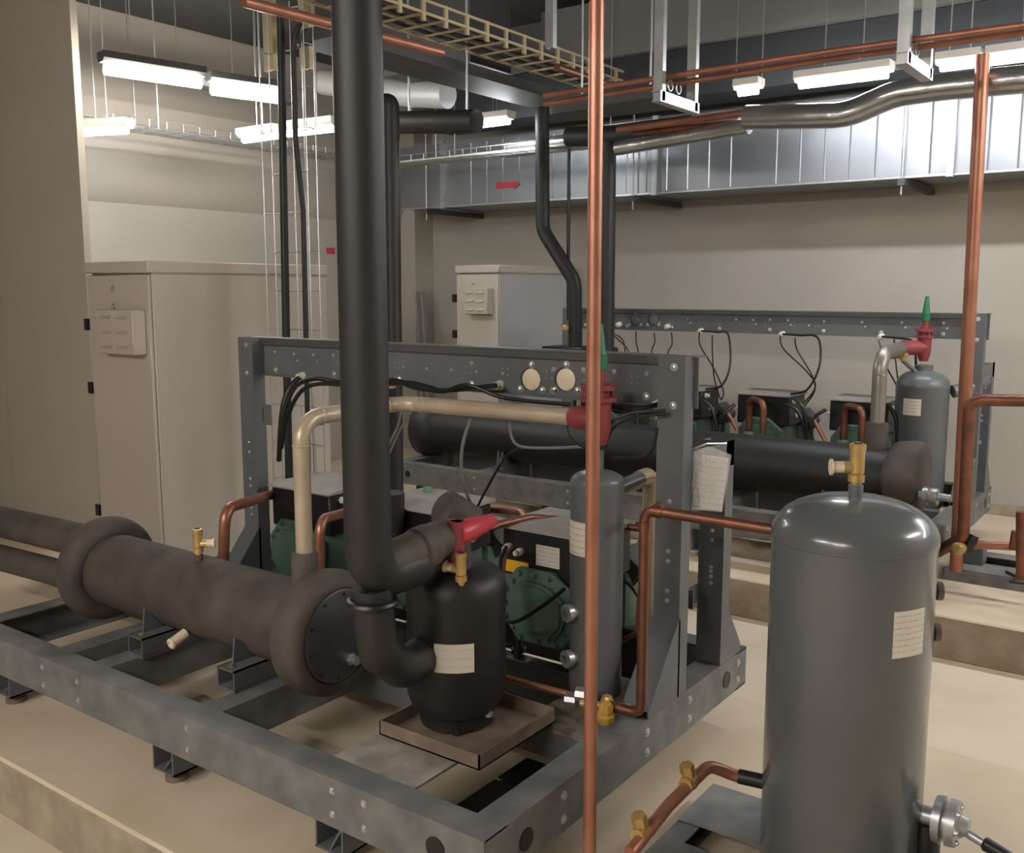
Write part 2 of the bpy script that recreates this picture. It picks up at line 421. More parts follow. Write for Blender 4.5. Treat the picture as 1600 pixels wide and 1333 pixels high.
gauge_cover(far_rack, far_beam, (-3.159, 5.745, 1.446)[0], (-3.159, 5.745, 1.446)[2], YBF, .034)
gauge_cover(far_rack, far_beam, (-3.025, 5.745, 1.448)[0], (-3.025, 5.745, 1.448)[2], YBF, .034)
# small plate bracket on the left upright of near rack
b = new(); box(b, -3.08, 2.50, 1.12, -2.985, 2.506, 1.20); box(b, -3.035, 2.494, 1.13, -3.025, 2.5, 1.19)
near_rack.part('bracket', b, GREY)
# black pan in the right bay and the compressor supports of both racks
b = new(); box(b, -1.492, 1.655, .330, -1.302, 2.125, .336); near_rack.part('bay_pan', b, BLACK, label='black sheet in the bottom of the bay')
for yy in (2.465, 2.93):
    b = new(); rbox(b, -3.02, yy, .262, -1.50, yy+.055, .4515, .003, 1); near_rack.part('compressor_support', b, BLACK, label='black bar under the compressors')
for yy in (5.69, 6.13):
    b = new(); rbox(b, -3.6, yy, .365, -1.46, yy+.055, .5205, .003, 1); far_rack.part('compressor_support', b, BLACK, label='black bar under the compressors')
# dirty sheet plate of the near rack
b = new(); rbox(b, -1.775, 1.652, .440, -1.495, 2.12, .4505, .002, 1)
near_rack.part('cover_plate', b, mat('dusty_plate', (120, 116, 110), .65, scale=14, col2=(166, 158, 148)))
b = new(); rbox(b, -1.50, 2.13, .428, -1.30, 2.55, .4505, .002, 1)
near_rack.part('shelf_plate', b, mat('grimy_plate', (74, 66, 58), .75, scale=22, col2=(130, 118, 104)))

# ================================================================== EVAPORATOR SHELLS
def relief(T, p, s=1.0, side=(-1,0,0), cap=CREAM, name='relief_valve', h=1.0):
    """brass pressure relief valve standing at p with a side outlet cap"""
    p = Vector(p); sd = Vector(side); b = new()
    lathe(b, p, (0,0,1), [(0,.011*s),(.012*s,.011*s),(.014*s,.018*s),(.030*s,.018*s),(.032*s,.013*s),(.036*s,.0165*s),(.085*s,.0165*s),(.088*s,.0185*s),(.100*s,.0185*s),(.102*s,.013*s)], 18)
    cyl(b, p+Vector((0,0,.047*s)), p+Vector((0,0,.047*s))+sd*.030*s, .014*s, seg=16)
    v = T.part(name, b, BRASS, label='brass relief valve')
    b = new(); lathe(b, p+Vector((0,0,.047*s))+sd*.028*s, sd, [(0,.0135*s),(.024*s,.0135*s),(.026*s,.0185*s),(.031*s,.0185*s)], 18)
    T.part('outlet_cap', b, cap, v)
    b = new(); lathe(b, p+Vector((0,0,.1025*s)), (0,0,1), [(0,.010*s),(.002*s,.010*s)], 14); T.part('spindle', b, BLACK, v)
    return v
def shell(xl, xr, y, z, R, Rc, zt, m, saddles, label, torus_end=True):
    T = Thing('evaporator', label, 'heat exchanger', ((xl+xr)/2, y, zt))
    b = new(); lathe(b, (xl,y,z), (1,0,0), [(0,R*.9),(.02,R),(xr-xl-.02,R),(xr-xl,R*.97)], 48)
    # soft dents in the insulation
    for v in b.verts:
        n = noise.noise(v.co*3.0); d = Vector((0, v.co.y-y, v.co.z-z))
        if d.length > R*.8: v.co += d.normalized()*n*.006
    T.part('body', b, m)
    return T
SH = shell(-3.30, -2.14, 1.95, .627, .132, .19, .452, INSULD, None, 'dusty brown insulated evaporator shell on the foreground rack')
for x in (-2.92, -2.60): pass
b = new(); prof = []
lathe(b, (-2.18,1.95,.627), (1,0,0), [(0,.128),(.012,.168),(.035,.186),(.075,.192),(.112,.186),(.130,.170),(.134,.150),(.134,.146),(.118,.143)], 48, caps=True)
SH.part('end_collar', b, INSULD)
b = new(); lathe(b, (-2.07,1.95,.627), (1,0,0), [(0,.1425),(.022,.142),(.026,.135)], 40)
ec = SH.part('end_cover', b, mat('dark_grey_cover', (66,68,70), .42, var=.12), label='dark grey round end cover')
b = new(); cyl(b, (-2.05,1.985,.545), (-2.015,1.985,.545), .014); lathe(b, (-2.05,1.985,.545), (1,0,0), [(0,.019),(.014,.019)], 6)
SH.part('end_plug', b, ZINC, ec)
b = new()
for k in range(10):
    a = 2*PI*k/10+.2; bolt(b, (-2.0465, 1.95+.128*math.cos(a), .627+.128*math.sin(a)), (1,0,0), .006)
SH.part('bolt', b, BLACK, ec)
b = new(); torus(b, (-3.27,1.95,.627), (1,0,0), .142, .050, 44, 16, 1.15); SH.part('insulation_ring', b, INSULD)
b = new(); lathe(b, (-3.34,1.95,.627), (1,0,0), [(0,.12),(.03,.14),(.06,.14)], 36); SH.part('end_header', b, INSULD)
for (zz, yy, r, nm) in ((.715, 1.93, .062, 0), (.575, 1.90, .052, 1)):
    b = new(); P = [(-3.30,yy,zz),(-3.62,yy,zz-.005),(-4.35,yy-.03,zz-.01)]; tube(b, P, r, R=.2, seg=24)
    for v in b.verts: v.co += Vector((0,1,1))*noise.noise(v.co*7)*.004
    SH.part('insulated_pipe', b, INSULD)
for sx in (-2.80, -2.335):
    b = new(); box(b, sx-.04, 1.75, .452, sx+.04, 2.10, .462)
    box(b, sx-.04, 1.75, .470-.01, sx-.035, 2.10, .52); box(b, sx+.035, 1.75, .46, sx+.04, 2.10, .52); box(b, sx-.04, 1.75, .515, sx+.04, 2.10, .52)
    pts = [(1.79,.52),(2.11,.52),(2.08,.60)] + [(1.95+.134*math.cos(t), .627+.134*math.sin(t)) for t in [ -0.35 - k*(PI-.7)/10 for k in range(11)]] + [(1.80,.60)]
    prism(b, pts, 'x', sx-.02, sx-.014)
    s = SH.part('saddle', b, GREY)
    b = new(); bolt(b, (sx, 1.775, .52), (0,0,1), .008); bolt(b, (sx, 2.08, .52), (0,0,1), .008); SH.part('bolt', b, RUST, s)
b = new(); cyl(b, (-2.69,1.93,.745), (-2.69,1.93,.775), .014); SH.part('valve_stub', b, INSULD)
relief(SH, (-2.69,1.93,.770), .92, (.75,.66,0))
b = new(); cyl(b, (-2.66,1.845,.535), (-2.66,1.79,.515), .017); torus(b, (-2.66,1.79,.515), (0,-1,-.3), .013, .006, 16, 8)
SH.part('drain_port', b, CREAM, label='cream capped drain port')
b = new(); lathe(b, (-2.2,1.955,.725), (0,0,1), [(0,.045),(.02,.042),(.125,.040),(.133,.036),(.133,.028)], 28); SH.part('pipe_sleeve', b, INSULD)

# far shell
FS = shell(-4.30, -1.26, 5.135, .682, .158, .2, .5, INSUL, None, 'long black insulated evaporator shell on the rear rack')
b = new(); lathe(b, (-1.33,5.135,.690), (1,0,0), [(0,.150),(.02,.178),(.05,.188),(.13,.19),(.165,.180),(.178,.155),(.18,0)], 44)
for v in b.verts: v.co += Vector((0, v.co.y-5.135, v.co.z-.69))*noise.noise(v.co*9)*.10
FS.part('end_collar', b, INSULD)
b = new(); lathe(b, (-4.50,5.135,.682), (1,0,0), [(0,0),(.001,.17),(.02,.19),(.10,.20),(.16,.18),(.18,.158),(.22,.157)], 44); FS.part('end_cap', b, INSUL)
for sx in (-3.7,-2.35,-1.6):
    b = new(); box(b, sx-.04, 4.92, .5, sx+.04, 5.32, .512)
    pts = [(4.95,.512),(5.32,.512)] + [(5.135+.16*math.cos(t), .682+.16*math.sin(t)) for t in [ -0.5 - k*(PI-1.0)/10 for k in range(11)]]
    prism(b, pts, 'x', sx-.01, sx); prism(b, [(4.93,.512),(4.95,.512),(4.95,.62)], 'x', sx-.01, sx)
    FS.part('saddle', b, GREY)
b = new(); lathe(b, (-1.40,5.135,.83), (0,0,1), [(0,.060),(.01,.058),(.13,.056),(.138,.05),(.138,.038)], 28); FS.part('pipe_sleeve', b, INSULD)
for q in ((-3.452, 5.020, 0.692), (-2.955, 5.020, 0.699), (-2.929, 5.000, 0.650)):
    b = new(); lathe(b, (q[0],5.0,q[2]-.02), (0,0,1), [(0,.012),(.02,.012),(.022,.016),(.03,.016),(.032,.008),(.06,.006)], 12)
    cyl(b, (q[0],5.0,q[2]-.01), (q[0]+.03,5.0,q[2]-.01), .006, seg=10); FS.part('charging_valve', b, BRASS, label='small brass charging valve')

# ================================================================== STEEL PIPES WITH RED VALVES
def angle_valve(T, x, y, z, s=1.0, q=.74):
    """red angle stop valve, inlet from -X at height z, green cap on top"""
    b = new()
    prof = [(0,.022),(.03,.030),(.06,.036),(.17,.036),(.172,.05),(.188,.05),(.19,.030),(.215,.030),(.217,.05),(.236,.05),(.238,.020),(.30,.018)]
    lathe(b, (x,y,z-.10*q), (0,0,1), [(t*q, rr*s) for t, rr in prof], 24)
    v = T.part('valve_body', b, RED, label='red painted angle valve body')
    b = new()
    for k in range(4):
        a = PI/4 + k*PI/2
        cyl(b, (x+.038*s*math.cos(a), y+.038*s*math.sin(a), z+.066*q), (x+.038*s*math.cos(a), y+.038*s*math.sin(a), z+.145*q), .0065*s, seg=8)
    T.part('bolt', b, RED, v)
    b = new(); lathe(b, (x,y,z+.195*q), (0,0,1), [(t*q, rr*s) for t, rr in [(0,.024),(.055,.0235),(.057,.020),(.155,.011),(.175,.010),(.177,.006)]], 20)
    T.part('green_cap', b, GREENC, v, 'tapered green valve cap')
    return v
P1 = Thing('discharge_pipe', 'tan steel pipe rising from the foreground shell and ending at a red valve', 'pipe', (-2.2,1.955,.85))
b = new(); tube(b, [(-2.2,1.955,.80),(-2.2,1.955,1.265),(-2.2,2.402,1.272),(-1.50,2.402,1.277)], .0255, R=.075, seg=24)
for p, d in (((-2.2,1.955,1.185),(0,0,1)), ((-2.2,2.035,1.266),(0,1,0)), ((-2.2,2.32,1.27),(0,1,0)), ((-2.12,2.402,1.272),(1,0,0))): torus(b, p, d, .0255, .0028, 24, 8)
P1.part('pipe', b, STEEL)
b = new(); lathe(b, (-1.53,2.402,1.277), (1,0,0), [(0,.028),(.025,.036),(.08,.032)], 24); v = angle_valve(P1, -1.437, 2.402, 1.277, 1.05)
P1.part('valve_inlet', b, RED, v)
P2 = Thing('discharge_pipe', 'grey steel elbow pipe with red valve on the rear rack', 'pipe', (-1.40,5.135,.97))
b = new(); tube(b, [(-1.40,5.135,.90),(-1.40,5.135,1.325),(-1.385,5.56,1.335)], .036, R=.10, seg=24)
torus(b, (-1.40,5.135,1.215), (0,0,1), .036, .003, 24, 8)
P2.part('pipe', b, mat('dull_steel_pipe', (150,146,138), .38, .6, var=.12, scale=8))
b = new(); lathe(b, (-1.295,5.60,1.10), (0,0,1), [(0,.048),(.14,.048)], 24); P2.part('neck', b, TANKL)
b = new(); cyl(b, (-1.385,5.50,1.335), (-1.305,5.60,1.335), .040, seg=20); v = angle_valve(P2, -1.30, 5.60, 1.335, 1.0); P2.part('valve_inlet', b, RED, v)

# ================================================================== OIL SEPARATORS
def vessel(T, x, y, z0, z1, r, m, dome=.42, seg=48):
    b = new(); H = z1 - z0; d = r*dome
    prof = [(0,r*.94),(.012,r*.985)] + [(.03,r)] + [(H-d-.012, r), (H-d-.010, r*1.008), (H-d, r*1.008)]
    for k in range(1, 11):
        a = k*PI/2/10; prof.append((H-d+d*math.sin(a), max(r*math.cos(a)**.85 if k < 10 else 0, 0)))
    lathe(b, (x,y,z0), (0,0,1), prof, seg); return T.part('vessel_body', b, m)
S1 = Thing('oil_separator', 'tall slim grey oil separator behind the copper riser, wrapped label band', 'oil separator', (-1.437,2.402,.452))
vessel(S1, -1.437, 2.402, .452, 1.128, .0785, TANKL)
b = new(); lathe(b, (-1.437,2.402,1.11), (0,0,1), [(0,.018),(.075,.018)], 20); S1.part('neck', b, TANKL)
b = new(); patch(b, (-1.437,2.402), .0785, math.radians(-160), math.radians(-75), .885, .985); S1.part('wrap_label', b, PAPER, label='white printed label band')
for q in ((918,970), (893,1040)): pass
for zz in (.715, .575):
    b = new(); d = Vector((-.35,-.94,0)); p = Vector((-1.437,2.402,zz)) + d*.07
    lathe(b, p, d, [(0,.019),(.022,.019),(.024,.026),(.042,.026),(.044,.019),(.0445,.012),(.03,.011)], 20, caps=False); S1.part('sight_port', b, GALV)
b = new(); tube(b, [(-1.437,2.46,1.045),(-1.437,2.62,1.055),(-1.437,2.70,1.062)], .026, seg=20); lathe(b, (-1.437,2.47,1.045), (0,1,0), [(0,.03),(.03,.03)], 20)
S1.part('outlet', b, TANK)
P3 = solo('elbow_pipe', tube(new(), [(-1.437,2.655,1.060),(-1.437,2.735,1.064),(-1.437,2.735,.46)], .027, R=.05, seg=20), STEEL,
          'pale cloth-wrapped elbow pipe dropping behind the slim grey separator', 'pipe')
S2 = Thing('oil_separator', 'wide grey oil separator with white label at the right end of the rear rack', 'oil separator', (-1.295,5.60,.5))
vessel(S2, -1.295, 5.60, .462, 1.215, .138, TANKL, .6)
b = new(); patch(b, (-1.295,5.60), .138, math.radians(-118), math.radians(-78), .975, 1.065, .002); S2.part('label', b, PAPER, label='white rectangular label')
b = new(); tube(b, [(-1.15,5.64,1.10),(-1.08,5.70,1.12),(-1.02,5.80,1.16)], .035, seg=18, smoothpath=True); S2.part('outlet', b, TANKL)
b = new(); p = Vector((-1.384, 5.500, 1.268)); lathe(b, p, (.2,0,1), [(0,.018),(.03,.018),(.032,.024),(.075,.020),(.085,.012)], 14); cyl(b, p+Vector((0,0,.03)), p+Vector((-.07,0,.02)), .017, seg=12)
S2.part('relief_valve', b, BRASS, label='yellow brass relief valve')
b = new(); cyl(b, p, (-1.31,5.56,1.19), .012, seg=10); S2.part('valve_stub', b, TANKL)
b = new(); cyl(b, p+Vector((-.065,0,.02)), p+Vector((-.1,0,.015)), .018, seg=12); S2.part('outlet_cap', b, CREAM)

# ================================================================== BLACK SUCTION VESSEL + TRAY + RISER
VX, VY = -1.632, 1.985
TR = Thing('drip_tray', 'square rusty steel tray under the black vessel', 'tray', (-1.575,1.968,.452))
b = new(); x0,x1,y0,y1 = -1.745,-1.405,1.795,2.140; z0 = .462
box(b, x0,y0,z0,x1,y1,z0+.004)
for a in ((x0,y0,x1,y0+.004),(x0,y1-.004,x1,y1),(x0,y0,x0+.004,y1),(x1-.004,y0,x1,y1)): box(b, a[0],a[1],z0,a[2],a[3],z0+.040)
TR.part('tray', b, RUST)
b = new()
for px, py in ((x0+.03,y0+.03),(x1-.03,y0+.03),(x1-.03,y1-.03),(x0+.03,y1-.03)): cyl(b, (px,py,.4508), (px,py,z0), .012, seg=10)
TR.part('spacer', b, RUST)
V1 = Thing('suction_accumulator', 'black wrapped cylindrical vessel with blank white label standing in a steel tray', 'vessel', (VX,VY,.4665))
b = new(); r = .136
prof = [(0,.085),(.004,.102),(.045,.106),(.05,.122),(.09,r),(.33,r),(.375,r*1.02),(.405,r*.98),(.43,r*.84),(.445,r*.55),(.455,.03),(.456,0)]
lathe(b, (VX,VY,.468), (0,0,1), prof, 48)
for v in b.verts:
    d = Vector((v.co.x-VX, v.co.y-VY, 0)); v.co += d*noise.noise(v.co*11)*.05
V1.part('vessel_body', b, INSULW)
b = new(); patch(b, (VX,VY), r*1.02, math.radians(-75), math.radians(-31), .655, .733, .0015); V1.part('label', b, BLANK, label='off-white rectangular label')
relief(V1, (-1.548,1.905,.885), .86, (-.9,-.1,.1))
b = new()
for a in (-50, 70, 190):
    q = Vector((VX+.098*math.cos(math.radians(a)), VY+.098*math.sin(math.radians(a)), .468)); cyl(b, q, q+Vector((0,0,.045)), .013, seg=10)
V1.part('foot_bolt', b, BLACK)
b = new(); q = (-1.518, 1.981, 0.510); lathe(b, (q[0],q[1],.507), (0,0,1), [(0,.013),(.012,.013),(.014,.009)], 6); V1.part('nut', b, ZINC)
# riser
RS = Thing('insulated_riser', 'thick black insulated vertical pipe in front, bending to the black vessel', 'pipe', (-1.62,1.63,.9))
RX, RY = -1.615, 1.635
b = new(); tube(b, [(RX,RY,3.42),(RX,RY,.955),(RX,1.80,.955)], .0565, R=.10, seg=32)
RS.part('riser', b, INSUL)
b = new(); tube(b, [(RX,1.645,.978),(RX,1.90,1.0),(RX,1.950,1.0),(RX,1.955,.88)], .050, R=.075, seg=28)
RS.part('elbow_to_vessel', b, INSULD)
b = new(); lathe(b, (RX+.004,1.80,.992), (0,1,.05), [(0,.05),(.004,.056),(.05,.057),(.06,.052)], 28); 
RS.part('insulation_sleeve', b, INSULD)
b = new(); tube(b, [(RX-.01,RY+.02,.93),(RX-.005,RY+.03,.76),(RX,RY+.12,.69),(VX-.03,VY-.06,.685)], .052, R=.09, seg=24)
for v in b.verts: v.co += Vector((1,1,1))*noise.noise(v.co*12)*.005
RS.part('lower_elbow', b, INSULW)
b = new(); torus(b, (RX-.009,RY+.02,.893), (0,0,1), .055, .010, 28, 8); RS.part('tape_ring', b, BLACK)
# red valve at the back of the elbow
RV = Thing('service_valve', 'bright red service valve cap beside the insulated elbow', 'valve', (-1.560, 1.925, 0.990))
p = Vector((-1.575, 1.923, 1.014)); q = Vector((-1.587, 2.100, 1.017)); b = new()
lathe(b, p, q-p, [(0,.026),(.012,.032),((q-p).length*.35,.031),((q-p).length*.92,.019),((q-p).length,.012)], 20)
RV.part('cap', b, REDC)
b = new(); cyl(b, p+Vector((0,0,.035)), p+Vector((0,0,-.10)), .019, seg=14); box(b, p.x-.030,p.y-.01,p.z-.01,p.x+.012,p.y+.02,p.z+.035); RV.part('valve_body', b, RED)
b = new(); bolt(b, (p.x+.012,p.y-.008,p.z-.055), (.6,-.8,0), .006); RV.part('bolt', b, ZINC)

# ================================================================== COMPRESSORS
def make_compressor(label, group):
    """origin: bottom front centre of the motor end; local +Y runs back"""
    T = Thing('compressor', label, 'compressor', (0,0,0), group)
    zc = .165
    b = new(); lathe(b, (0,.02,zc), (0,1,0), [(0,.118),(.05,.128),(.30,.128),(.31,.120)], 8); bmesh.ops.rotate(b, cent=(0,0,zc), matrix=Matrix.Rotation(PI/8, 3, 'Y'), verts=b.verts)
    rbox(b, -.13,.03,.04,.13,.31,.238, .03, 2)
    T.part('motor_housing', b, GREEN)
    oc = [(-.145,.105),(-.145,.210),(-.085,.280),(.045,.280),(.145,.215),(.145,.11),(.08,.035),(-.08,.035)]
    b = new(); prism(b, oc, 'y', 0.0, .022)
    bmesh.ops.bevel(b, geom=b.edges[:], offset=.004, segments=1, affect='EDGES')
    oi = [(x*.74, (z-.16)*.74+.155) for x, z in oc]
    t = new(); prism(t, oi, 'y', -.030, .002); bmesh.ops.bevel(t, geom=t.edges[:], offset=.012, segments=2, affect='EDGES'); me = bpy.data.meshes.new('t'); t.to_mesh(me); t.free(); b.from_mesh(me); bpy.data.meshes.remove(me)
    cv = T.part('end_cover', b, GREEN)
    b = new(); n = len(oc)
    for i in range(n):
        for k in (0, .5):
            x = oc[i][0]+(oc[(i+1)%n][0]-oc[i][0])*k; z = oc[i][1]+(oc[(i+1)%n][1]-oc[i][1])*k
            x *= .87; z = (z-.16)*.87+.16; lathe(b, (x,.002,z), (0,-1,0), [(0,.012),(.006,.012),(.006,.008),(.013,.008)], 6)
    T.part('bolt', b, GREEN, cv)
    b = new(); rbox(b, -.15,.30,.03,.15,.56,.23, .025, 2); rbox(b, -.12,.54,.05,.12,.60,.22,.02,1); T.part('crankcase', b, GREEN)
    for s in (-1, 1):
        b = new(); t = new(); rbox(t, -.055,.33,-.03,.055,.55,.10,.014,2)
        for k in range(5): box(t, -.06,.345+k*.045,.0,.06,.350+k*.045,.085)
        bmesh.ops.rotate(t, cent=(0,0,0), matrix=Matrix.Rotation(s*math.radians(38),3,'Y'), verts=t.verts); bmesh.ops.translate(t, verts=t.verts, vec=(s*.09,0,.19))
        T.part('cylinder_head', t, DARKP if s > 0 else GREEN)
    b = new(); rbox(b, -.165,.03,.240,.165,.30,.397,.006,1); tb = T.part('terminal_box', b, BLACK, label='black electrical terminal box')
    b = new(); P = [(.015,.397),(.315,.397),(.315,.410),(.07,.410),(.015,.403)]; prism(b, P, 'x', -.172, .172)
    T.part('lid', b, LIDG, tb, 'grey lid')
    for (gx, gz) in ((.165,.37),(.165,.29),(-.165,.32)):
        b = new(); s = 1 if gx > 0 else -1; yy = .09 if gz != .29 else .16
        lathe(b, (gx,yy,gz), (s,0,0), [(0,.014),(.012,.014),(.012,.011),(.026,.011),(.03,.007)], 8); T.part('cable_gland', b, PLAST, tb)
    for sx in (-.12,.12):
        for yy in (.06,.5):
            b = new(); lathe(b, (sx,yy,0), (0,0,1), [(-.03,.026),(-.018,.026),(-.018,.018),(.035,.018)], 14); T.part('foot', b, BLACK)
    return T.o
GB = 'green compressors on the rear rack'
zfar = .50
comp = make_compressor('green compressor with black terminal box beside the slim grey separator', 'compressors on the foreground rack')
comp.location = (-1.69, 2.47, .482)
def place(x, y, z, label, group):
    c = copy_tree(comp); c.location = (x,y,z); c['label'] = label; c['group'] = group
    if group == GB:
        c.scale = (1,1,1.13)
        cover = [k for k in c.children if k.name.startswith('end_cover')][0]
        b = new(); lathe(b, (-.055,-.045,.13), (0,0,1), [(0,.0),(.001,.03),(.03,.03),(.034,.024),(.05,.024),(.052,.03),(.07,.028),(.075,.019),(.13,.018)], 16); cyl(b, (-.055,-.045,.15), (-.055,0,.15), .022, seg=14)
        v = finish(b, 'suction_valve', GREENL); v.parent = cover; v['label'] = 'pale green service valve'
    return c
place(-2.27, 2.47, .482, 'green compressor directly behind the thick black riser, middle of the foreground rack', 'compressors on the foreground rack')
place(-2.83, 2.47, .482, 'green compressor behind the tan steel pipe, left on the foreground rack', 'compressors on the foreground rack')
place(-1.66, 5.66, .555, 'rear-rack compressor next to the wide grey separator', GB)
place(-2.235, 5.66, .555, 'rear-rack compressor with whole terminal box in view, second from the wide separator', GB)
place(-2.81, 5.66, .555, 'rear-rack compressor half hidden by the right end of the foreground beam', GB)
place(-3.385, 5.66, .555, 'rear-rack compressor glimpsed behind the black pipes, furthest from the separator', GB)
# labels on the nearest terminal box
for o in comp.children:
    if o.name.startswith('terminal_box'): tb0 = o
b = new(); box(b, -.155,.0285,.250,-.06,.0302,.290); l = finish(b, 'yellow_sticker', YEL); l.parent = tb0; l['label'] = 'yellow warning sticker'
b = new(); box(b, -.03,.0285,.290,.06,.0302,.358); l = finish(b, 'white_sticker', LABEL); l.parent = tb0; l['label'] = 'white rating sticker'
for gx in (-.135,-.09):
    b = new(); lathe(b, (gx,.030,.335-.01*(gx>-.1)), (0,-1,0), [(0,.013),(.016,.013),(.018,.010),(.034,.009)], 8); l = finish(b, 'cable_gland', PLAST); l.parent = tb0

# ================================================================== COPPER PIPES
def pipe(name, pts, r, m, label, R=.05, seg=16, group=None, couplings=()):
    b = new(); tube(b, pts, r, R=R, seg=seg)
    for p, d in couplings:
        p = Vector(p); d = Vector(d).normalized(); lathe(b, p - d*r, d, [(0,r*1.02),(.001,r*1.18),(r*2,r*1.18),(r*2+.001,r*1.02)], seg)
    return solo(name, b, m, label, 'pipe', group)
# main near copper riser
pipe('copper_riser', [(-1.100, 1.811, 2.238), (-1.100, 1.824, 0.582)[:2] + (.2,)], .0155, COPPER, 'tall straight copper pipe standing in front of the slim grey separator')
# far copper riser
fx, fy = (-0.955, 5.009, 0.307)[:2]
pipe('copper_riser', [(-0.955, 4.862, 2.678), (fx,fy,.285)], .030, COPPER, 'tall copper pipe in front of the right end of the rear rack', seg=20)
# liquid line to receiver
pipe('copper_pipe', [(-1.315,2.26,.492),(-1.205,2.262,.492),(-1.205,2.262,1.068),(-.80,2.262,1.064)], .0145, COPPERD, 'copper pipe running from the foreground rack end to the big grey receiver', R=.03,
     couplings=[((-1.205,2.262,1.02),(0,0,1)),((-1.165,2.262,1.067),(1,0,0))])
pipe('copper_pipe', [(-1.255,2.335,.70),(-1.235,2.33,.98),(-1.235,2.33,1.03),(-1.255,2.44,1.04)], .013, COPPERD, 'short copper pipe close behind the vertical copper elbow at the rack end', R=.025)
pipe('copper_pipe', [(-1.656, 2.230, 0.500), (-1.390, 2.272, 0.485), (-1.368, 2.272, 0.485)], .010, COPPER, 'thin copper pipe from behind the black vessel to the brass valve', R=.03)
pipe('copper_pipe', [(-2.821, 2.120, 0.621), (-2.790, 2.120, 0.883), (-3.076, 2.620, 0.824)], .020, COPPER, 'bright copper bend rising beside the left grey upright', R=.05)
pipe('copper_pipe', [(-2.405, 2.200, 0.687), (-2.394, 2.200, 0.884), (-2.514, 2.450, 0.847)], .0175, COPPER, 'small copper bend between tan pipe and black riser', R=.045)
pipe('copper_pipe', [(-2.404, 2.850, 0.815), (-2.027, 2.850, 0.838), (-1.874, 2.700, 0.819)], .014, COPPER, 'orange copper bend leaving the pale green valve behind the red cap', R=.04)
pipe('copper_pipe', [(-1.844, 2.350, 0.883), (-1.831, 2.450, 0.898), (-1.810, 2.600, 0.897), (-1.748, 2.700, 0.878), (-1.475, 2.750, 0.877)], .0115, COPPERD, 'thin copper pipe lying across the compressor tops toward the rack end', R=.06)
pipe('copper_pipe', [(-1.439, 2.538, 0.560), (-1.307, 2.450, 0.655)], .008, COPPERD, 'pinkish thin copper pipe low beside the slim separator')
b = new(); p = Vector((-2.412, 2.720, 0.860)); lathe(b, p, (1,0,0), [(0,.022),(.03,.022),(.032,.03),(.06,.03),(.062,.02),(.11,.018)], 14); cyl(b, p+Vector((.045,0,0)), p+Vector((.045,0,.05)), .018, seg=12); rbox(b, p.x+.02,p.y-.03,p.z-.12,p.x+.08,p.y+.03,p.z-.01,.01,1)
solo('service_valve', b, GREENL, 'pale green service valve behind the red cap', 'valve')
# grey insulated drum near compressor 2
b = new(); p = Vector((-2.028, 2.430, 0.923)); lathe(b, p, Vector((-.35,-.75,.55)), [(-.10,.062),(0,.064),(.02,.064),(.03,.05),(.032,.048),(.034,.030),(.036,.028),(.037,0)], 32)
solo('insulated_elbow', b, INSULD, 'dusty grey-brown insulated elbow behind the red valve', 'pipe')
b = new(); tube(b, [(-2.300, 2.450, 0.945),(-2.303, 2.450, 0.807),(-2.295, 2.400, 0.704)], .045, R=.06, seg=22); solo('insulated_elbow', b, INSUL, 'black capped insulated stub right behind the thick riser', 'pipe')

# brass valve and clutter at rack end
BV = Thing('stop_valve', 'brass stop valve on the rack end beside the copper riser', 'valve', (-1.345, 2.304, 0.470))
p = Vector((-1.316, 2.267, 0.485)); b = new(); cyl(b, p+Vector((-.07,-.03,0)), p+Vector((.06,.03,0)), .011, seg=12); lathe(b, p, (0,0,-1), [(-.03,.013),(-.01,.022),(.02,.024),(.03,.016)], 8)
BV.part('valve_body', b, BRASS)
b = new(); lathe(b, p+Vector((.015,-.03,-.035)), (.1,-.2,1), [(0,.020),(.012,.026),(.03,.026),(.034,.02),(.05,.022),(.064,.015),(.07,.0)], 8); BV.part('handle', b, mat('ochre_handle', (186,146,62), .5), label='ochre handle')
b = new(); cyl(b, p+Vector((-.09,-.02,.02)), p+Vector((-.06,-.01,.02)), .022, seg=8); cyl(b, p+Vector((-.12,-.03,.0)), p+Vector((-.09,-.02,.0)), .018, seg=8); BV.part('union_nut', b, GALV)

# far copper loops at compressors
for (x, lab) in ((-2.29,'copper loop over the pale green valve of the compressor second from the wide separator'),(-1.715,'copper loop over the pale green valve of the compressor next to the wide separator')):
    pipe('copper_loop', [(x,5.615,.79),(x,5.615,.99),(x+.135,5.50,.985),(x+.135,5.50,.80)], .020, COPPERD, lab, R=.05, group='copper loops on the rear compressors')
pipe('copper_pipe', [(-1.901, 5.600, 0.914), (-1.812, 5.600, 0.770)], .012, COPPER, 'short slanted red copper pipe between the two rear compressors')
pipe('copper_pipe', [(-2.424, 5.600, 0.893), (-2.357, 5.600, 0.791)], .013, COPPER, 'short slanted copper pipe left of the middle rear compressor')
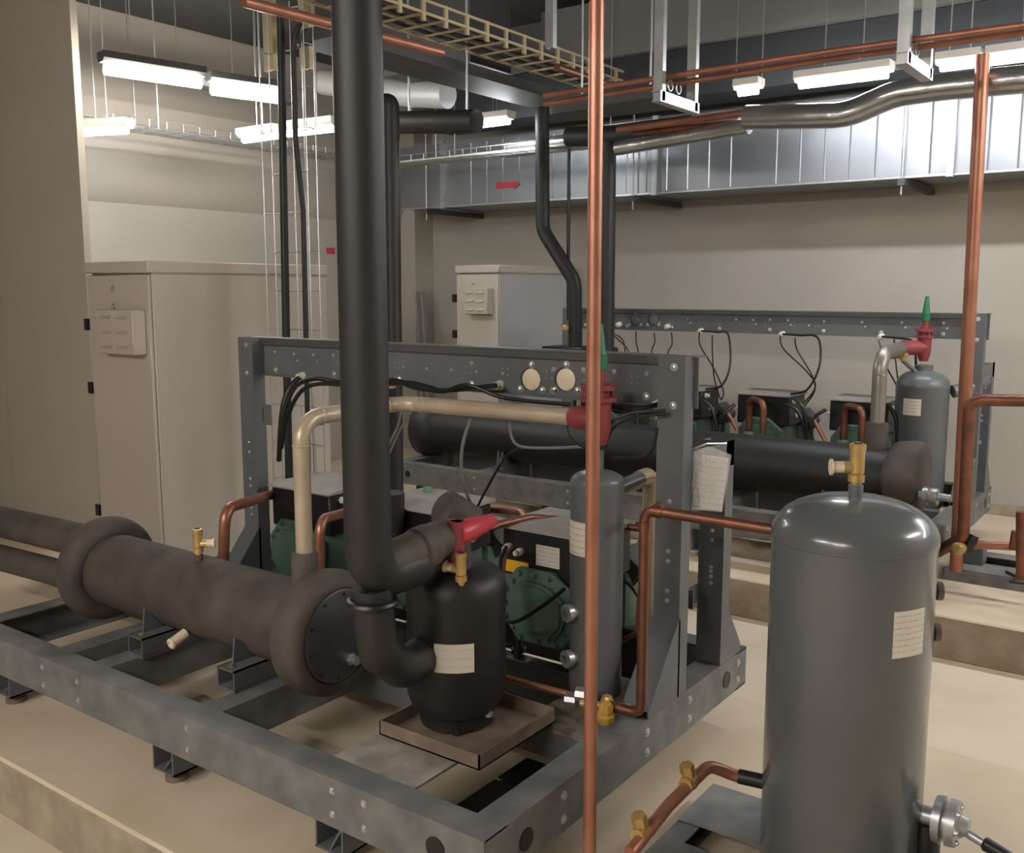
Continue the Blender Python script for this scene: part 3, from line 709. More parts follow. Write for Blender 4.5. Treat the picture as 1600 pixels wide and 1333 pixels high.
# far right copper
q0 = (-0.980, 5.338, 0.412); yq = q0[1]
pipe('copper_pipe', [(-0.545, 4.900, 1.157), (-0.869, 4.900, 1.141), (-0.922, 4.900, 1.117), (-0.912, 4.900, 0.481), (-1.070, 5.000, 0.345)], .028, COPPERD, 'tarnished copper elbow pipe at the right end of the rear rack', R=.05, seg=18)
pipe('copper_pipe', [(-0.908, 4.950, 0.436), (-0.766, 4.950, 0.452), (-0.504, 4.950, 0.479)], .019, COPPER, 'horizontal pinkish copper pipe above the far tank stand')
pipe('copper_pipe', [(-0.664, 4.850, 0.648), (-0.644, 4.850, 0.337)], .026, COPPERD, 'thick copper pipe end at the right picture edge above the far stand')
pipe('copper_pipe', [(-0.703, 4.930, 0.451), (-0.696, 4.930, 0.538)], .018, COPPERD, 'capped copper stub above the horizontal pink pipe')
FV = Thing('stop_valve', 'small brass valve at the foot of the far copper riser', 'valve', (-0.910, 4.950, 0.420))
p = Vector((-0.906, 4.900, 0.432)); b = new(); lathe(b, p, (-.5,-.85,0), [(0,.02),(.02,.030),(.05,.030),(.055,.02)], 14); FV.part('valve_body', b, BRASS)
b = new(); cyl(b, p+Vector((.01,0,-.02)), p+Vector((.04,.02,.06)), .022, seg=12); FV.part('bonnet', b, BLACK)
GVT = Thing('shut_off_valve', 'round steel valve beside the end of the rear shell', 'valve', (-1.096, 5.000, 0.642))
p = Vector((-1.096, 5.000, 0.642)); b = new(); lathe(b, p-Vector((.05,0,0)), (1,0,0), [(0,.02),(.02,.02),(.022,.042),(.045,.044),(.047,.036),(.06,.044),(.09,.042),(.092,.02),(.15,.018)], 24); GVT.part('valve_body', b, GALV)
b = new(); cyl(b, p-Vector((.07,.0,0)), p-Vector((.1,0,0)), .024, seg=6); GVT.part('nut', b, DARKP)

# ================================================================== RECEIVER TANK
TX, TY, TR_ = -.654, 2.252, .184
RT = Thing('liquid_receiver', 'large glossy grey receiver tank in the right foreground', 'tank', (TX,TY,.21))
b = new(); z0, z1 = .21, 1.176; r = TR_; d = .098; H = z1-z0
prof = [(0,0),(.001,r*.6),(.03,r*.9),(.06,r),(H-d-.004,r),(H-d-.002,r*1.012),(H-d+.006,r*1.012)]
for k in range(1, 15):
    a = k*PI/2/14; prof.append((H-d+.006+(d-.006)*math.sin(a), r*1.012*math.cos(a)**.82 if k < 14 else 0))
lathe(b, (TX,TY,z0), (0,0,1), prof, 72); RT.part('vessel_body', b, TANK)
b = new(); lathe(b, (TX,TY,1.165), (0,0,1), [(0,.0165),(.038,.0165)], 18); RT.part('neck', b, TANKL)
relief(RT, (TX,TY,1.195), 1.02, (-.85,-.52,0))
b = new(); patch(b, (TX,TY), r, math.radians(-44), math.radians(-17), .853, .958, .0018, 14); RT.part('label', b, LABEL, label='white printed rating label')
for zz, nm in ((.955,0),(.855,0)):
    b = new(); dd = Vector((math.cos(math.radians(30)), math.sin(math.radians(30)), 0)); lathe(b, Vector((TX,TY,zz))+dd*(r-.005), dd, [(0,.016),(.012,.016),(.013,.022),(.026,.022),(.028,.012)], 16); RT.part('sight_glass', b, mat('dull_port', (120,112,108), .4, .5))
# shut-off valve low on the right side
b = new(); p = Vector((TX+r-.01, TY+.02, .44)); dd = Vector((1,0,0)); 
lathe(b, p, dd, [(0,.022),(.035,.022),(.037,.052),(.055,.055),(.058,.038),(.064,.038),(.066,.054),(.086,.052),(.09,.026),(.11,.020)], 26); vv = RT.part('outlet_valve', b, GALV, label='round steel outlet valve')
b = new(); lathe(b, p+Vector((.02,0,-.045)), (0,0,-1), [(-.03,.028),(0,.032),(.10,.032),(.12,.02)], 18); RT.part('black_body', b, BLACK, vv)
b = new(); cyl(b, p+Vector((.10,0,-.01)), p+Vector((.15,-.01,-.022)), .011, seg=12); RT.part('spindle', b, GALV, vv)
b = new(); lathe(b, p+Vector((.14,-.008,-.02)), (.95,-.1,-.22), [(0,.010),(.006,.016),(.06,.013),(.065,.008)], 12); RT.part('spindle_cap', b, BLACK, vv)
b = new()
for k in range(6):
    a = k*PI/3; bolt(b, p+Vector((.088,.04*math.cos(a),.04*math.sin(a))), dd, .006)
RT.part('bolt', b, ZINC, vv)
# tank stand
def stand(x0, x1, y0, y1, z, label, group=None):
    T = Thing('tank_stand', label, 'stand', ((x0+x1)/2,(y0+y1)/2,z))
    h = .055
    T.part('front_rail', channel(new(), (x0,y0,z+h), (x1,y0,z+h), h, (0,1,0), .10), GREYD)
    T.part('back_rail', channel(new(), (x0,y1,z+h), (x1,y1,z+h), h, (0,-1,0), .10), GREYD)
    T.part('side_rail', channel(new(), (x0,y0+.006,z+h-.001), (x0,y1-.006,z+h-.001), h-.002, (1,0,0), .06), GREYD)
    T.part('side_rail', channel(new(), (x1,y0+.006,z+h-.001), (x1,y1-.006,z+h-.001), h-.002, (-1,0,0), .06), GREYD)
    b = new(); box(b, x0+.05, (y0+y1)/2-.11, z+h+.0, x1-.05, (y0+y1)/2+.11, z+h+.008)
    return T, b
ST, b = stand(-1.06, -.26, 2.02, 2.43, .2, 'low grey steel stand under the big receiver tank')
b.free()
b = new(); box(b, -1.06, 2.21, .2555, -.26, 2.43, .262); ST.part('top_plate', b, mat('scuffed_plate', (104,108,112), .5, scale=9, col2=(140,140,138)))
b = new(); box(b, TX-.13, 2.03, .2555, TX+.13, 2.20, .262); ST.part('top_plate', b, GREYD)
ST2, b = stand(-1.03, .1, 5.12, 5.60, .2, 'low grey steel stand on the rear plinth beside the far copper pipes')
b.free()
b = new(); box(b, -1.02, 5.13, .2555, .09, 5.32, .262); ST2.part('top_plate', b, GREYD)
b = new(); rbox(b, -.99, 5.26, .262, -.88, 5.36, .37, .004, 1); ST2.part('block', b, GREY)
b = new(); tube(b, [(-0.762, 5.195, 0.270), (-0.698, 5.109, 0.270), (-0.717, 5.019, 0.270), (-0.657, 5.024, 0.270)], .006, seg=8, smoothpath=True); solo('cable', b, CABLE, 'short black cable curled on the far tank stand', 'cable')
# copper feed below tank
yb_ = 2.0
FP = Thing('feed_pipe', 'copper feed pipe with brass fittings bending into the foot of the big tank', 'pipe', (-.98,2.0,.26))
A = (-0.980, 1.733, 0.325); 
b = new(); tube(b, [(-0.980, 1.802, 0.392), (-0.975, 1.979, 0.429), (-0.950, 2.149, 0.467), (-.905,2.20,.432), (-.84,2.22,.428)], .0155, R=.05, seg=16); FP.part('pipe', b, COPPER)
b = new(); cyl(b, (-.895,2.205,.431), (-.82,2.225,.427), .0185, seg=16); FP.part('sleeve', b, BLACK)
for q in ((-0.965, 2.075, 0.453), (-0.985, 1.871, 0.409)):
    b = new(); q = Vector(q); lathe(b, q-Vector((0,0,.012)), (-.1,-.25,1), [(0,.022),(.022,.022),(.024,.016),(.034,.0165),(.036,.019),(.06,.018)], 6); lathe(b, q-Vector((.0,.03,.0)), (0,1,-.0), [(0,.019),(.06,.019)], 8)
    FP.part('brass_fitting', b, BRASS, label='brass fitting')

# ================================================================== CABINETS
def cabinet(x0, x1, y0, y1, z1, z0, label, sidem, boxr, clipz):
    """electrical cabinet; door towards -Y, lid cap on top"""
    T = Thing('electrical_cabinet', label, 'cabinet', ((x0+x1)/2,(y0+y1)/2,z0))
    b = new(); rbox(b, x0, y0+.02, z0+.1, x1, y1, z1-.065, .004, 1); T.part('body', b, sidem)
    b = new(); rbox(b, x0-.006, y0-.004, z1-.058, x1+.006, y1+.006, z1, .006, 1); box(b, x0+.01,y0+.03,z1-.066,x1-.01,y1-.01,z1-.057); T.part('lid', b, CAB)
    b = new(); box(b, x0+.02, y0+.05, z0, x1-.02, y1-.02, z0+.102); T.part('plinth', b, GREY)
    b = new(); rbox(b, x0+.006, y0, z0+.11, x1-.004, y0+.018, z1-.068, .004, 1); dr = T.part('door', b, CAB)
    X0, X1, Z0, Z1 = boxr
    b = new(); rbox(b, X0, y0-.075, Z0, X1, y0-.0005, Z1, .004, 1); vb = T.part('filter_box', b, CAB, dr, 'raised louvred filter box')
    b = new(); wd = (X1-X0)
    for r in range(3):
        for c in range(2):
            xx = X0+wd*(.12+.44*c); zz = Z1-(Z1-Z0)*(.13+.33*r); prism(b, [(y0-.0752,zz),(y0-.0752,zz-.014),(y0-.088,zz-.012)], 'x', xx, xx+wd*.30)
    T.part('louvre', b, CAB, vb)
    for k, cz in enumerate(clipz):
        b = new(); box(b, x0-.035, y0-.006, cz-.03, x0-.0005, y0+.012, cz+.03); T.part('hinge', b, BLACK, dr, 'black hinge')
    for cz in (z1-.13, z1-.22):
        b = new(); lathe(b, ((x0+x1)/2-.03, y0+.0005, cz), (0,-1,0), [(0,.014),(.006,.014),(.007,.009)], 16); box(b, (x0+x1)/2-.033, y0-.012, cz-.016, (x0+x1)/2-.027, y0-.006, cz+.004); T.part('lock', b, ZINC, dr)
    return T
cabinet((-4.736, 2.800, 1.726)[0], -4.2, 2.80, 3.96, 1.785, .03, 'tall beige electrical cabinet left of the foreground rack with louvred box on its door', CAB,
        ((-4.541, 2.720, 1.434)[0], (-4.233, 2.720, 1.442)[0], (-4.439, 2.720, 1.332)[2], (-4.417, 2.720, 1.549)[2]), ((-4.753, 2.800, 1.468)[2], (-4.753, 2.800, 1.139)[2], (-4.745, 2.800, 0.487)[2]))
cabinet((-4.701, 5.750, 1.805)[0], (-4.304, 5.750, 1.800)[0], 5.75, 6.80, 1.825, .2, 'pale electrical cabinet in the far corner beyond the beam', CABW,
        ((-4.565, 5.670, 1.563)[0], (-4.350, 5.670, 1.565)[0], (-4.469, 5.670, 1.466)[2], (-4.468, 5.670, 1.657)[2]), ((-4.729, 5.750, 1.580)[2], (-4.732, 5.750, 1.310)[2]))
# aluminium profiles leaning in the corner
for k, (dx, lab) in enumerate(((0,'left one of two thin metal profiles leaning in the far corner'),(.07,'right one of two thin metal profiles leaning in the far corner'))):
    a = Vector((-5.80+dx, 6.55, 1.62)); c = Vector((-5.45+dx, 6.25, .2)); b = new(); d = (a-c); x, y, z = frame(d)
    prof = [(-.02,-.01),(.02,-.01),(.02,.01),(.015,.01),(.015,-.005),(-.015,-.005),(-.015,.01),(-.02,.01)]
    A = [b.verts.new(c+x*u+y*v) for u, v in prof]; B = [b.verts.new(a+x*u+y*v) for u, v in prof]
    b.faces.new(A); b.faces.new(B[::-1])
    for i in range(8): b.faces.new((A[i],B[i],B[(i+1)%8],A[(i+1)%8]))
    solo('metal_profile', b, GALV, lab, 'profile', 'metal profiles leaning in the corner')
#OVERHEAD

# ================================================================== DOCUMENT BAG
DB = Thing('document_bag', 'clear plastic bag of printed papers hanging from the foreground rack', 'bag', (-1.234, 2.720, 1.170))
def sheet(b, pts, th=.004, bend=.01):
    A = [b.verts.new(Vector(p)) for p in pts]; B = [b.verts.new(Vector(p)+Vector((0,th,0))) for p in pts]; n = len(pts)
    b.faces.new(A); b.faces.new(B[::-1])
    for i in range(n): b.faces.new((A[i],B[i],B[(i+1)%n],A[(i+1)%n]))
    return b
b = sheet(new(), [(-1.241, 2.600, 1.122), (-1.200, 2.600, 1.130), (-1.198, 2.600, 1.006), (-1.237, 2.600, 1.005)]); DB.part('paper', b, PAPER)
b = sheet(new(), [(-1.194, 2.585, 1.173), (-1.143, 2.575, 1.172), (-1.113, 2.585, 1.170), (-1.131, 2.585, 1.014), (-1.191, 2.585, 1.012)]); DB.part('folded_paper', b, PAPER)
b = sheet(new(), [(-1.230, 2.570, 1.179), (-1.168, 2.570, 1.202), (-1.097, 2.570, 1.183), (-1.120, 2.570, 1.014), (-1.227, 2.570, 1.008)], .001); DB.part('sleeve', b, BAGM, label='clear plastic sleeve')
b = new(); tube(b, [(-1.232, 2.575, 1.182), (-1.200, 2.575, 1.196), (-1.177, 2.580, 1.207), (-1.148, 2.650, 1.201)], .003, seg=8); cyl(b, (-1.238, 2.575, 1.181), (-1.226, 2.575, 1.183), .006, seg=8); DB.part('hanging_wire', b, ZINC)
b = new(); e = [Vector((-1.217, 2.598, 1.040))+Vector((.011*math.cos(t), 0, .030*math.sin(t))) for t in [2*PI*k/20 for k in range(21)]]; tube(b, e, .0015, seg=6)
tube(b, [(-1.235, 2.597, 1.038), (-1.206, 2.597, 1.042)], .0014, seg=6); DB.part('printed_mark', b, DARKP, label='printed oval with a cross line')

# ================================================================== VERTICAL WIRE TRAY WITH BLACK PIPES
VT = Thing('wire_cable_tray', 'vertical wire mesh cable tray rising behind the foreground rack, left of the riser', 'cable tray', (-3.7,3.3,.0))
xa = (-3.861, 3.300, 1.655)[0]; xb = (-3.546, 3.300, 1.655)[0]
b = new()
for k in range(5): x = xa+(xb-xa)*k/4; cyl(b, (x,3.30,.0), (x,3.30,3.0), .0028, seg=6)
for s in (0,1):
    x = (xa,xb)[s]; cyl(b, (x,3.24,.0), (x,3.24,3.0), .0028, seg=6)
k = 0; z = .12
while z < 3.0:
    tube(b, [(xa,3.24,z),(xa,3.30,z),(xb,3.30,z),(xb,3.24,z)], .0028, seg=6); z += .19
VT.part('wire_mesh', b, GALV)
def bp(name, pts, r, m, label, **k):
    return pipe(name, pts, r, m, label, **k)
bp('insulated_pipe', [(-3.769, 3.250, 0.888)[:2]+(.02,), (-3.742, 3.250, 1.435), (-3.710, 3.250, 2.938)], .019, INSUL, 'thicker black insulated pipe tied to the vertical wire tray', R=.2)
bp('insulated_pipe', [(-3.622, 3.250, 0.902)[:2]+(.02,), (-3.599, 3.250, 1.439), (-3.592, 3.250, 2.017), (-3.631, 3.250, 2.347), (-3.627, 3.250, 2.811), (-3.553, 3.250, 2.899)], .0125, INSUL, 'thinner black insulated pipe tied to the vertical wire tray', R=.3)
for q, lab in (((418,60),'left one of two yellowish upright channel strips near the ceiling'),((476,60),'right one of two yellowish upright channel strips near the ceiling')):
    p0 = (-3.922, 3.350, 2.721) if q[0] == 418 else (-3.664, 3.350, 2.695)
    b = new(); x, y, z0_ = p0
    prism(b, [(x-.035,y),(x+.035,y),(x+.035,y+.03),(x+.028,y+.03),(x+.028,y+.007),(x+.006,y+.007),(x+.006,y+.02),(x-.006,y+.02),(x-.006,y+.007),(x-.028,y+.007),(x-.028,y+.03),(x-.035,y+.03)], 'z', z0_, ZC-.001)
    solo('channel_strip', b, TRAYY, lab, 'channel', 'yellowish channel strips near the ceiling')

# rear black pipes
bp('insulated_riser', [(-3.357, 3.600, 1.369)[:2]+(.01,), (-3.342, 3.600, 2.543), (-3.384, 3.600, 2.548)], .042, INSUL, 'black insulated riser just behind the thick front riser', R=.06)
bp('insulated_pipe', [(-3.683, 5.400, 2.886), (-3.673, 5.400, 2.032), (-3.420, 5.400, 1.697), (-3.410, 5.400, 1.200)], .046, INSUL, 'black insulated pipe with an offset bend in front of the far cabinet', R=.16, seg=24)
bp('insulated_pipe', [(-3.126, 5.300, 2.565), (-3.119, 5.300, 1.217)], .050, INSUL, 'black insulated pipe hidden partly by the near copper riser', seg=24)
bp('insulated_pipe', [(-3.414, 5.300, 2.594), (-3.082, 5.300, 2.572), (-2.553, 5.300, 2.582)], .062, INSUL, 'short horizontal black insulated header under the ceiling', seg=24)
bp('thin_pipe', [(-3.537, 5.500, 2.556), (-3.536, 5.500, 1.887), (-3.532, 5.500, 1.445)], .012, BLACK, 'thin black conduit between the two rear black pipes')
bp('insulated_pipe', [(-3.976, 4.200, 2.588), (-3.282, 4.200, 2.528)], .062, INSUL, 'large dark insulated header crossing behind the front riser', seg=24)
b = new(); p = Vector((-3.450, 5.350, 1.401)); lathe(b, p, (.3,-1,0), [(0,.022),(.02,.022),(.024,.012),(.03,.012)], 8); solo('brass_plug', b, BRASS, 'round brass plug on the offset black pipe', 'plug')
b = new(); q = Vector((-3.444, 5.350, 1.280)); rbox(b, q.x-.14,q.y-.1,q.z-.10,q.x+.32,q.y+.12,q.z,.01,1); solo('suction_block', b, BLACK, 'black block at the foot of the offset black pipe', 'fitting')

# ================================================================== DUCTS
AD = Thing('air_duct', 'long ribbed sheet metal duct running along the rear wall', 'duct', (-2,6.2,2.3))
DY = 6.15; ZD0, ZD1 = 2.31, 2.80; XD0 = (-5.640, 6.150, 2.449)[0]
b = new(); box(b, XD0, DY, ZD0, 3.15, 6.80, ZD1); AD.part('duct_body', b, DUCT)
b = new(); x = XD0+.62; k = 0
while x < 3.0:
    if abs(((x-XD0) % 1.25) - .62) > .06: prism(b, [(x-.007,DY+.001),(x,DY-.007),(x+.007,DY+.001)], 'z', ZD0+.008, ZD1-.02)
    x += .155
rb = AD.part('stiffening_rib', b, DUCT)
for i, x in enumerate([XD0+.5+1.9*i for i in range(5)]):
    b = new(); box(b, x-.02, DY-.03, ZD0-.02, x+.02, DY-.0005, ZD1+.02); AD.part('joint_flange', b, GALV)
b = new(); box(b, XD0, DY-.015, ZD0-.012, 3.15, DY+.02, ZD0-.001); AD.part('lower_edge', b, GALV)
b = new(); P = [(-4.613, 6.140, 2.462), (-4.443, 6.140, 2.456), (-4.443, 6.140, 2.466), (-4.389, 6.140, 2.434), (-4.443, 6.140, 2.404), (-4.443, 6.140, 2.414), (-4.613, 6.140, 2.414)]
b = sheet(b, P, .006); AD.part('arrow_sticker', b, REDC, label='red arrow sticker')
b = new(); P = sheet(b, [(-6.321, 6.000, 2.010)[:1]+(5.4,2.02), (-6.321, 6.000, 2.010)[:1]+(5.46,2.0), (-6.321, 6.000, 2.010)[:1]+(5.46,1.97), (-6.321, 6.000, 2.010)[:1]+(5.4,1.99)]); 
b.free()
b = new(); q = (-6.040, 5.761, 1.969); box(b, -6.049, q[1]-.05, q[2]-.03, -6.043, q[1]+.04, q[2]+.02); solo('red_sticker', b, REDC, 'small red arrow sticker on the left wall', 'sticker')
for i, x in enumerate((-5.3,-3.4,-1.6,.2)):
    T = Thing('duct_bracket', 'dark bracket channel under the rear duct, number counted from the corner', 'bracket', (x,6.4,2.26)); T.o['label'] = ('dark bracket under the rear duct nearest the corner','dark bracket under the rear duct behind the black pipes','dark bracket under the rear duct right of the near copper riser','dark bracket under the rear duct near the far copper riser')[i]
    b = new(); box(b, x-.02, 6.1, 2.255, x+.02, 6.84, 2.295); T.part('bar', b, DARKP)
    b = new(); cyl(b, (x,6.115,2.2), (x,6.115,ZC), .005, seg=8); T.part('rod', b, GALV)
# upper duct and pipes in front of it
b = new(); box(b, -4.9, 5.70, 3.14, 3.1, 6.1, 3.5); solo('air_duct', b, CEIL, 'dark upper duct under the ceiling above the ribbed duct', 'duct')
b = new(); box(b, -5.0, 5.75, 2.84, 3.1, 6.1, 3.135); solo('air_duct', b, mat('dark_backing', (52, 54, 58), .6, var=.1), 'dark panel added behind the row of cool tube lamps', 'duct')  # added panel, its dark colour stands in for the gloom behind the lamps
b = new(); box(b, -3.4, 3.75, 3.40, 3.1, 4.0, 3.80); solo('ceiling_beam', b, CEIL, 'grey ceiling beam crossing above the racks', 'beam')
# light round ducts left of centre
bp('round_duct', [(-5.177, 4.900, 3.070), (-4.380, 4.900, 2.903), (-4.058, 4.900, 2.859)], .085, mat('pale_duct', (190,192,192), .5, .2, var=.05), 'pale round duct piece behind the front riser below the ceiling', R=.3, seg=24)
bp('insulated_pipe', [(-4.1,5.6,2.62), (-2.4,5.6,2.62)], .045, FOIL, 'pale foil-wrapped pipe lying just above the ribbed duct', seg=20)
bp('insulated_pipe', [(-2.960, 5.130, 2.468), (-2.109, 5.030, 2.502)], .042, FOIL, 'dull foil pipe below the copper pair behind the near copper riser', seg=20)
# silver pipe with swan bend
bp('foil_clad_pipe', [(-2.115, 5.000, 2.541), (-1.590, 5.000, 2.501), (-1.357, 5.000, 2.578), (-1.155, 5.000, 2.584), (-0.511, 5.000, 2.573)], .062, FOIL, 'silver foil-clad pipe with a swan-neck bend under the ceiling', R=.35, seg=28)
bp('copper_pipe', [(-2.887, 5.000, 2.550), (-2.113, 5.000, 2.566)], .019, COPPER, 'copper pipe feeding the left end of the silver pipe')
bp('copper_pipe', [(-2.810, 5.050, 2.532), (-2.132, 5.050, 2.530)], .016, COPPERD, 'darker copper pipe just under the one feeding the silver pipe')
# copper pair at the ceiling
za = 2.5
def xr_(p): return p
A1 = (-2.496, 3.829, 2.500); A2 = (-0.621, 3.666, 2.500)
yy = (A1[1]+A2[1])/2
bp('copper_pipe', [(-2.703, 3.980, 2.560), (-1.333, 3.980, 2.578), (-0.274, 3.980, 2.571)], .0125, COPPER, 'upper one of two long copper pipes under the ceiling')
bp('copper_pipe', [(-2.757, 4.060, 2.539), (-1.358, 4.060, 2.567), (-0.278, 4.060, 2.565)], .0125, COPPER, 'lower one of two long copper pipes under the ceiling')
def hanger(x, y0, y1, z, w, lab):
    T = Thing('pipe_hanger', lab, 'hanger', (x,(y0+y1)/2,z))
    for y in (y0,y1):
        b = new(); A = [(x-w,y-.015),(x+w,y-.015),(x+w,y+.015),(x+w-.004,y+.015),(x+w-.004,y-.011),(x-w+.004,y-.011),(x-w+.004,y+.015),(x-w,y+.015)]; prism(b, A, 'z', z, ZC-.001); T.part('post', b, GALV)
    b = new(); channel(b, (x+w,y0-.03,z+.04), (x+w,y1+.03,z+.04), .045, (-1,0,0), w*2, .004); T.part('cross_bar', b, GALV)
    b = new()
    for y in (y0+.1, y0+.18): torus(b, (x, y, z+.08), (1,0,0), .022, .003, 16, 6)
    T.part('pipe_clip', b, GALV)
def hx_(q): return q
hanger((-2.037, 3.880, 2.471)[0], 3.88, 4.20, (-2.037, 3.880, 2.449)[2], .022, 'pale channel hanger holding the copper pair just right of the near copper riser')
hanger((-1.032, 3.880, 2.495)[0], 3.88, 4.20, (-1.031, 3.880, 2.473)[2], .022, 'pale channel hanger holding the copper pair near the right picture side')
for q, lab in (((-2.421, 3.600, 2.837),'pale channel post under the ceiling left of the near copper riser'),):
    b = new(); prism(b, [(q[0]-.02,3.6),(q[0]+.02,3.6),(q[0]+.02,3.63),(q[0]+.014,3.63),(q[0]+.014,3.606),(q[0]-.014,3.606),(q[0]-.014,3.63),(q[0]-.02,3.63)], 'z', (-2.420, 3.600, 2.668)[2], ZC-.001); solo('channel_post', b, GALV, lab, 'hanger')
# ladder tray along Y, top centre
LT = Thing('ladder_cable_tray', 'yellowish ladder cable tray running away under the ceiling, top centre', 'cable tray', (-2.6,3.4,2.9))
za = 2.90; b = new(); PA = Vector((-3.170, 3.366, 2.900)); PB = Vector((-2.996, 4.321, 2.900)); x0 = (PA.x+PB.x)/2; y0, y1 = 2.9, 5.4
for dx in (0,-.30):
    for dz in (0,.055): box(b, x0+dx-.006, y0, za+dz, x0+dx+.006, y1, za+dz+.012)
LT.part('side_rail', b, TRAYY)
b = new(); y = y0
while y < y1:
    box(b, x0-.30, y, za-.002, x0, y+.018, za+.006); box(b, x0-.007, y, za-.03, x0+.007, y+.022, za+.068); y += .16
LT.part('rung', b, TRAYY)
random.seed(3)
for i in range(5):
    b = new(); xx = x0-.05-.05*i; tube(b, [(xx+random.uniform(-.02,.02), y0+j*.35, za+.018+random.uniform(0,.012)) for j in range(8)], .009, seg=8, smoothpath=True)
    o = solo('cable', b, CABLEG if i % 2 else CABLE, 'cable lying in the yellowish ladder tray under the ceiling', 'cable', 'cables lying in the ladder tray')
b = new(); box(b, x0-.62, 3.3, 2.80, x0-.33, 5.3, 2.86); solo('solid_cable_tray', b, DARKP, 'grey solid cable tray beside the yellowish ladder tray', 'cable tray')
bp('copper_pipe', [(-3.161, 2.585, 2.750), (-3.072, 3.666, 2.750)], .022, COPPER, 'copper pipe under the ceiling passing behind the top of the front riser')
bp('copper_pipe', [(-2.930, 4.432, 2.800), (-2.932, 5.034, 2.800)], .02, COPPERD, 'dull copper pipe end near the far end of the ladder tray')
# dark header box / beam region
b = new(); box(b, (-4.324, 4.600, 2.835)[0], 4.6, 2.95, (-3.641, 4.600, 2.759)[0], 5.0, 3.4); solo('duct_section', b, DARKP, 'dark boxy duct section hanging behind the front riser', 'duct')
b = new(); box(b, -6.0, 3.2, 3.44, -3.9, 6.6, 3.78); solo('air_duct', b, DARKP, 'dark flat duct under the ceiling above the beige cabinet', 'duct')
b = new(); box(b, -2.9, 4.35, 2.55, -2.25, 4.6, 2.585); box(b, -2.9, 4.35, 2.585, -2.25, 4.355, 2.63); box(b, -2.9, 4.595, 2.585, -2.25, 4.6, 2.63); solo('solid_cable_tray', b, DARKP, 'dark shallow cable tray crossing behind the near copper riser', 'cable tray')
for (px_, py_, zt_, lab) in (((-3.757, 4.200, 2.574)[0],4.2,(-3.757, 4.200, 2.574)[2]+.055,'thin rod holding the large dark header, left'),((-3.347, 4.200, 2.534)[0],4.2,(-3.347, 4.200, 2.534)[2]+.055,'thin rod holding the large dark header, right'),
        (-2.8,4.475,2.58,'thin rod holding the dark shallow tray, left'),(-2.4,4.475,2.58,'thin rod holding the dark shallow tray, right')):
    solo('threaded_rod', cyl(new(), (px_,py_,zt_), (px_,py_,ZC-.001), .006, seg=8), GALV, lab, 'rod')
# wire tray along X near duct
WT = Thing('wire_cable_tray', 'horizontal wire cable tray hanging in front of the ribbed duct', 'cable tray', (-4,5.7,2.6))
b = new(); xs, xe = -5.2, -2.6
for k in range(5): cyl(b, (xs,5.42+.05*k,2.56), (xe,5.42+.05*k,2.56), .004, seg=6)
for y in (5.42,5.62): cyl(b, (xs,y,2.61), (xe,y,2.61), .004, seg=6)
x = xs
while x < xe: tube(b, [(x,5.42,2.61),(x,5.42,2.56),(x,5.62,2.56),(x,5.62,2.61)], .003, seg=6); x += .12
WT.part('wire_mesh', b, GALV)
b = new(); tube(b, [(xs,5.50,2.575),(-4,5.52,2.58),(xe,5.49,2.575)], .012, seg=8); tube(b, [(xs,5.56,2.575),(-4,5.56,2.58),(xe,5.56,2.575)], .012, seg=8); WT.part('cable_run', b, PLAST)
b = new()
for x in (-4.6,-3.3):
    for y in (5.415,5.625): cyl(b, (x,y,2.56), (x,y,ZC-.001), .004, seg=6)
WT.part('rod', b, GALV)
# second wire tray lower left, along Y on the left wall
WL = Thing('wire_cable_tray', 'wire cable tray running along the left wall above the beige cabinet', 'cable tray', (-5.5,4.5,2.7))
b = new()
for k in range(5): cyl(b, (-5.6+.06*k,3.35,2.62), (-5.6+.06*k,6.0,2.62), .004, seg=6)
for x in (-5.6,-5.36): cyl(b, (x,3.35,2.67), (x,6.0,2.67), .004, seg=6)
y = 3.4
while y < 6.0: tube(b, [(-5.6,y,2.67),(-5.6,y,2.62),(-5.36,y,2.62),(-5.36,y,2.67)], .003, seg=6); y += .12
WL.part('wire_mesh', b, GALV)
b = new()
for y in (3.7,4.9):
    for x in (-5.6,-5.36): cyl(b, (x,y,2.62), (x,y,3.439), .005, seg=6)
WL.part('rod', b, GALV)

# ================================================================== LAMPS
def lamp(a, c, m, label, group, r=.022, w=.05, top=3.799, hm=None, h0=0):
    a = Vector(a); c = Vector(c); d = (c-a).normalized(); s = d.cross(Vector((0,0,1))).normalized()
    T = Thing('tube_lamp', label, 'lamp', (a+c)/2, group)
    b = new(); 
    prof = [(-w,.065+h0),(-w,.03+h0),(-w*.6,.012+h0),(w*.6,.012+h0),(w,.03+h0),(w,.065+h0)]
    A = [b.verts.new(a+s*u+Vector((0,0,v))) for u, v in prof]; B = [b.verts.new(c+s*u+Vector((0,0,v))) for u, v in prof]; b.faces.new(A); b.faces.new(B[::-1])
    for i in range(6): b.faces.new((A[i],B[i],B[(i+1)%6],A[(i+1)%6]))
    T.part('housing', b, hm or PLAST)
    b = new(); tube(b, [a+d*.02, c-d*.02], r, seg=12); T.part('lamp_tube', b, m)
    b = new()
    for q in (a+d*.15, c-d*.15): cyl(b, q+Vector((0,0,.065+h0)), (q.x,q.y,top), .004, seg=6)
    T.part('rod', b, GALV)
GL = 'cool white tube lamps'
YL = 5.30; ZL = 2.735
def XL_(q): return q
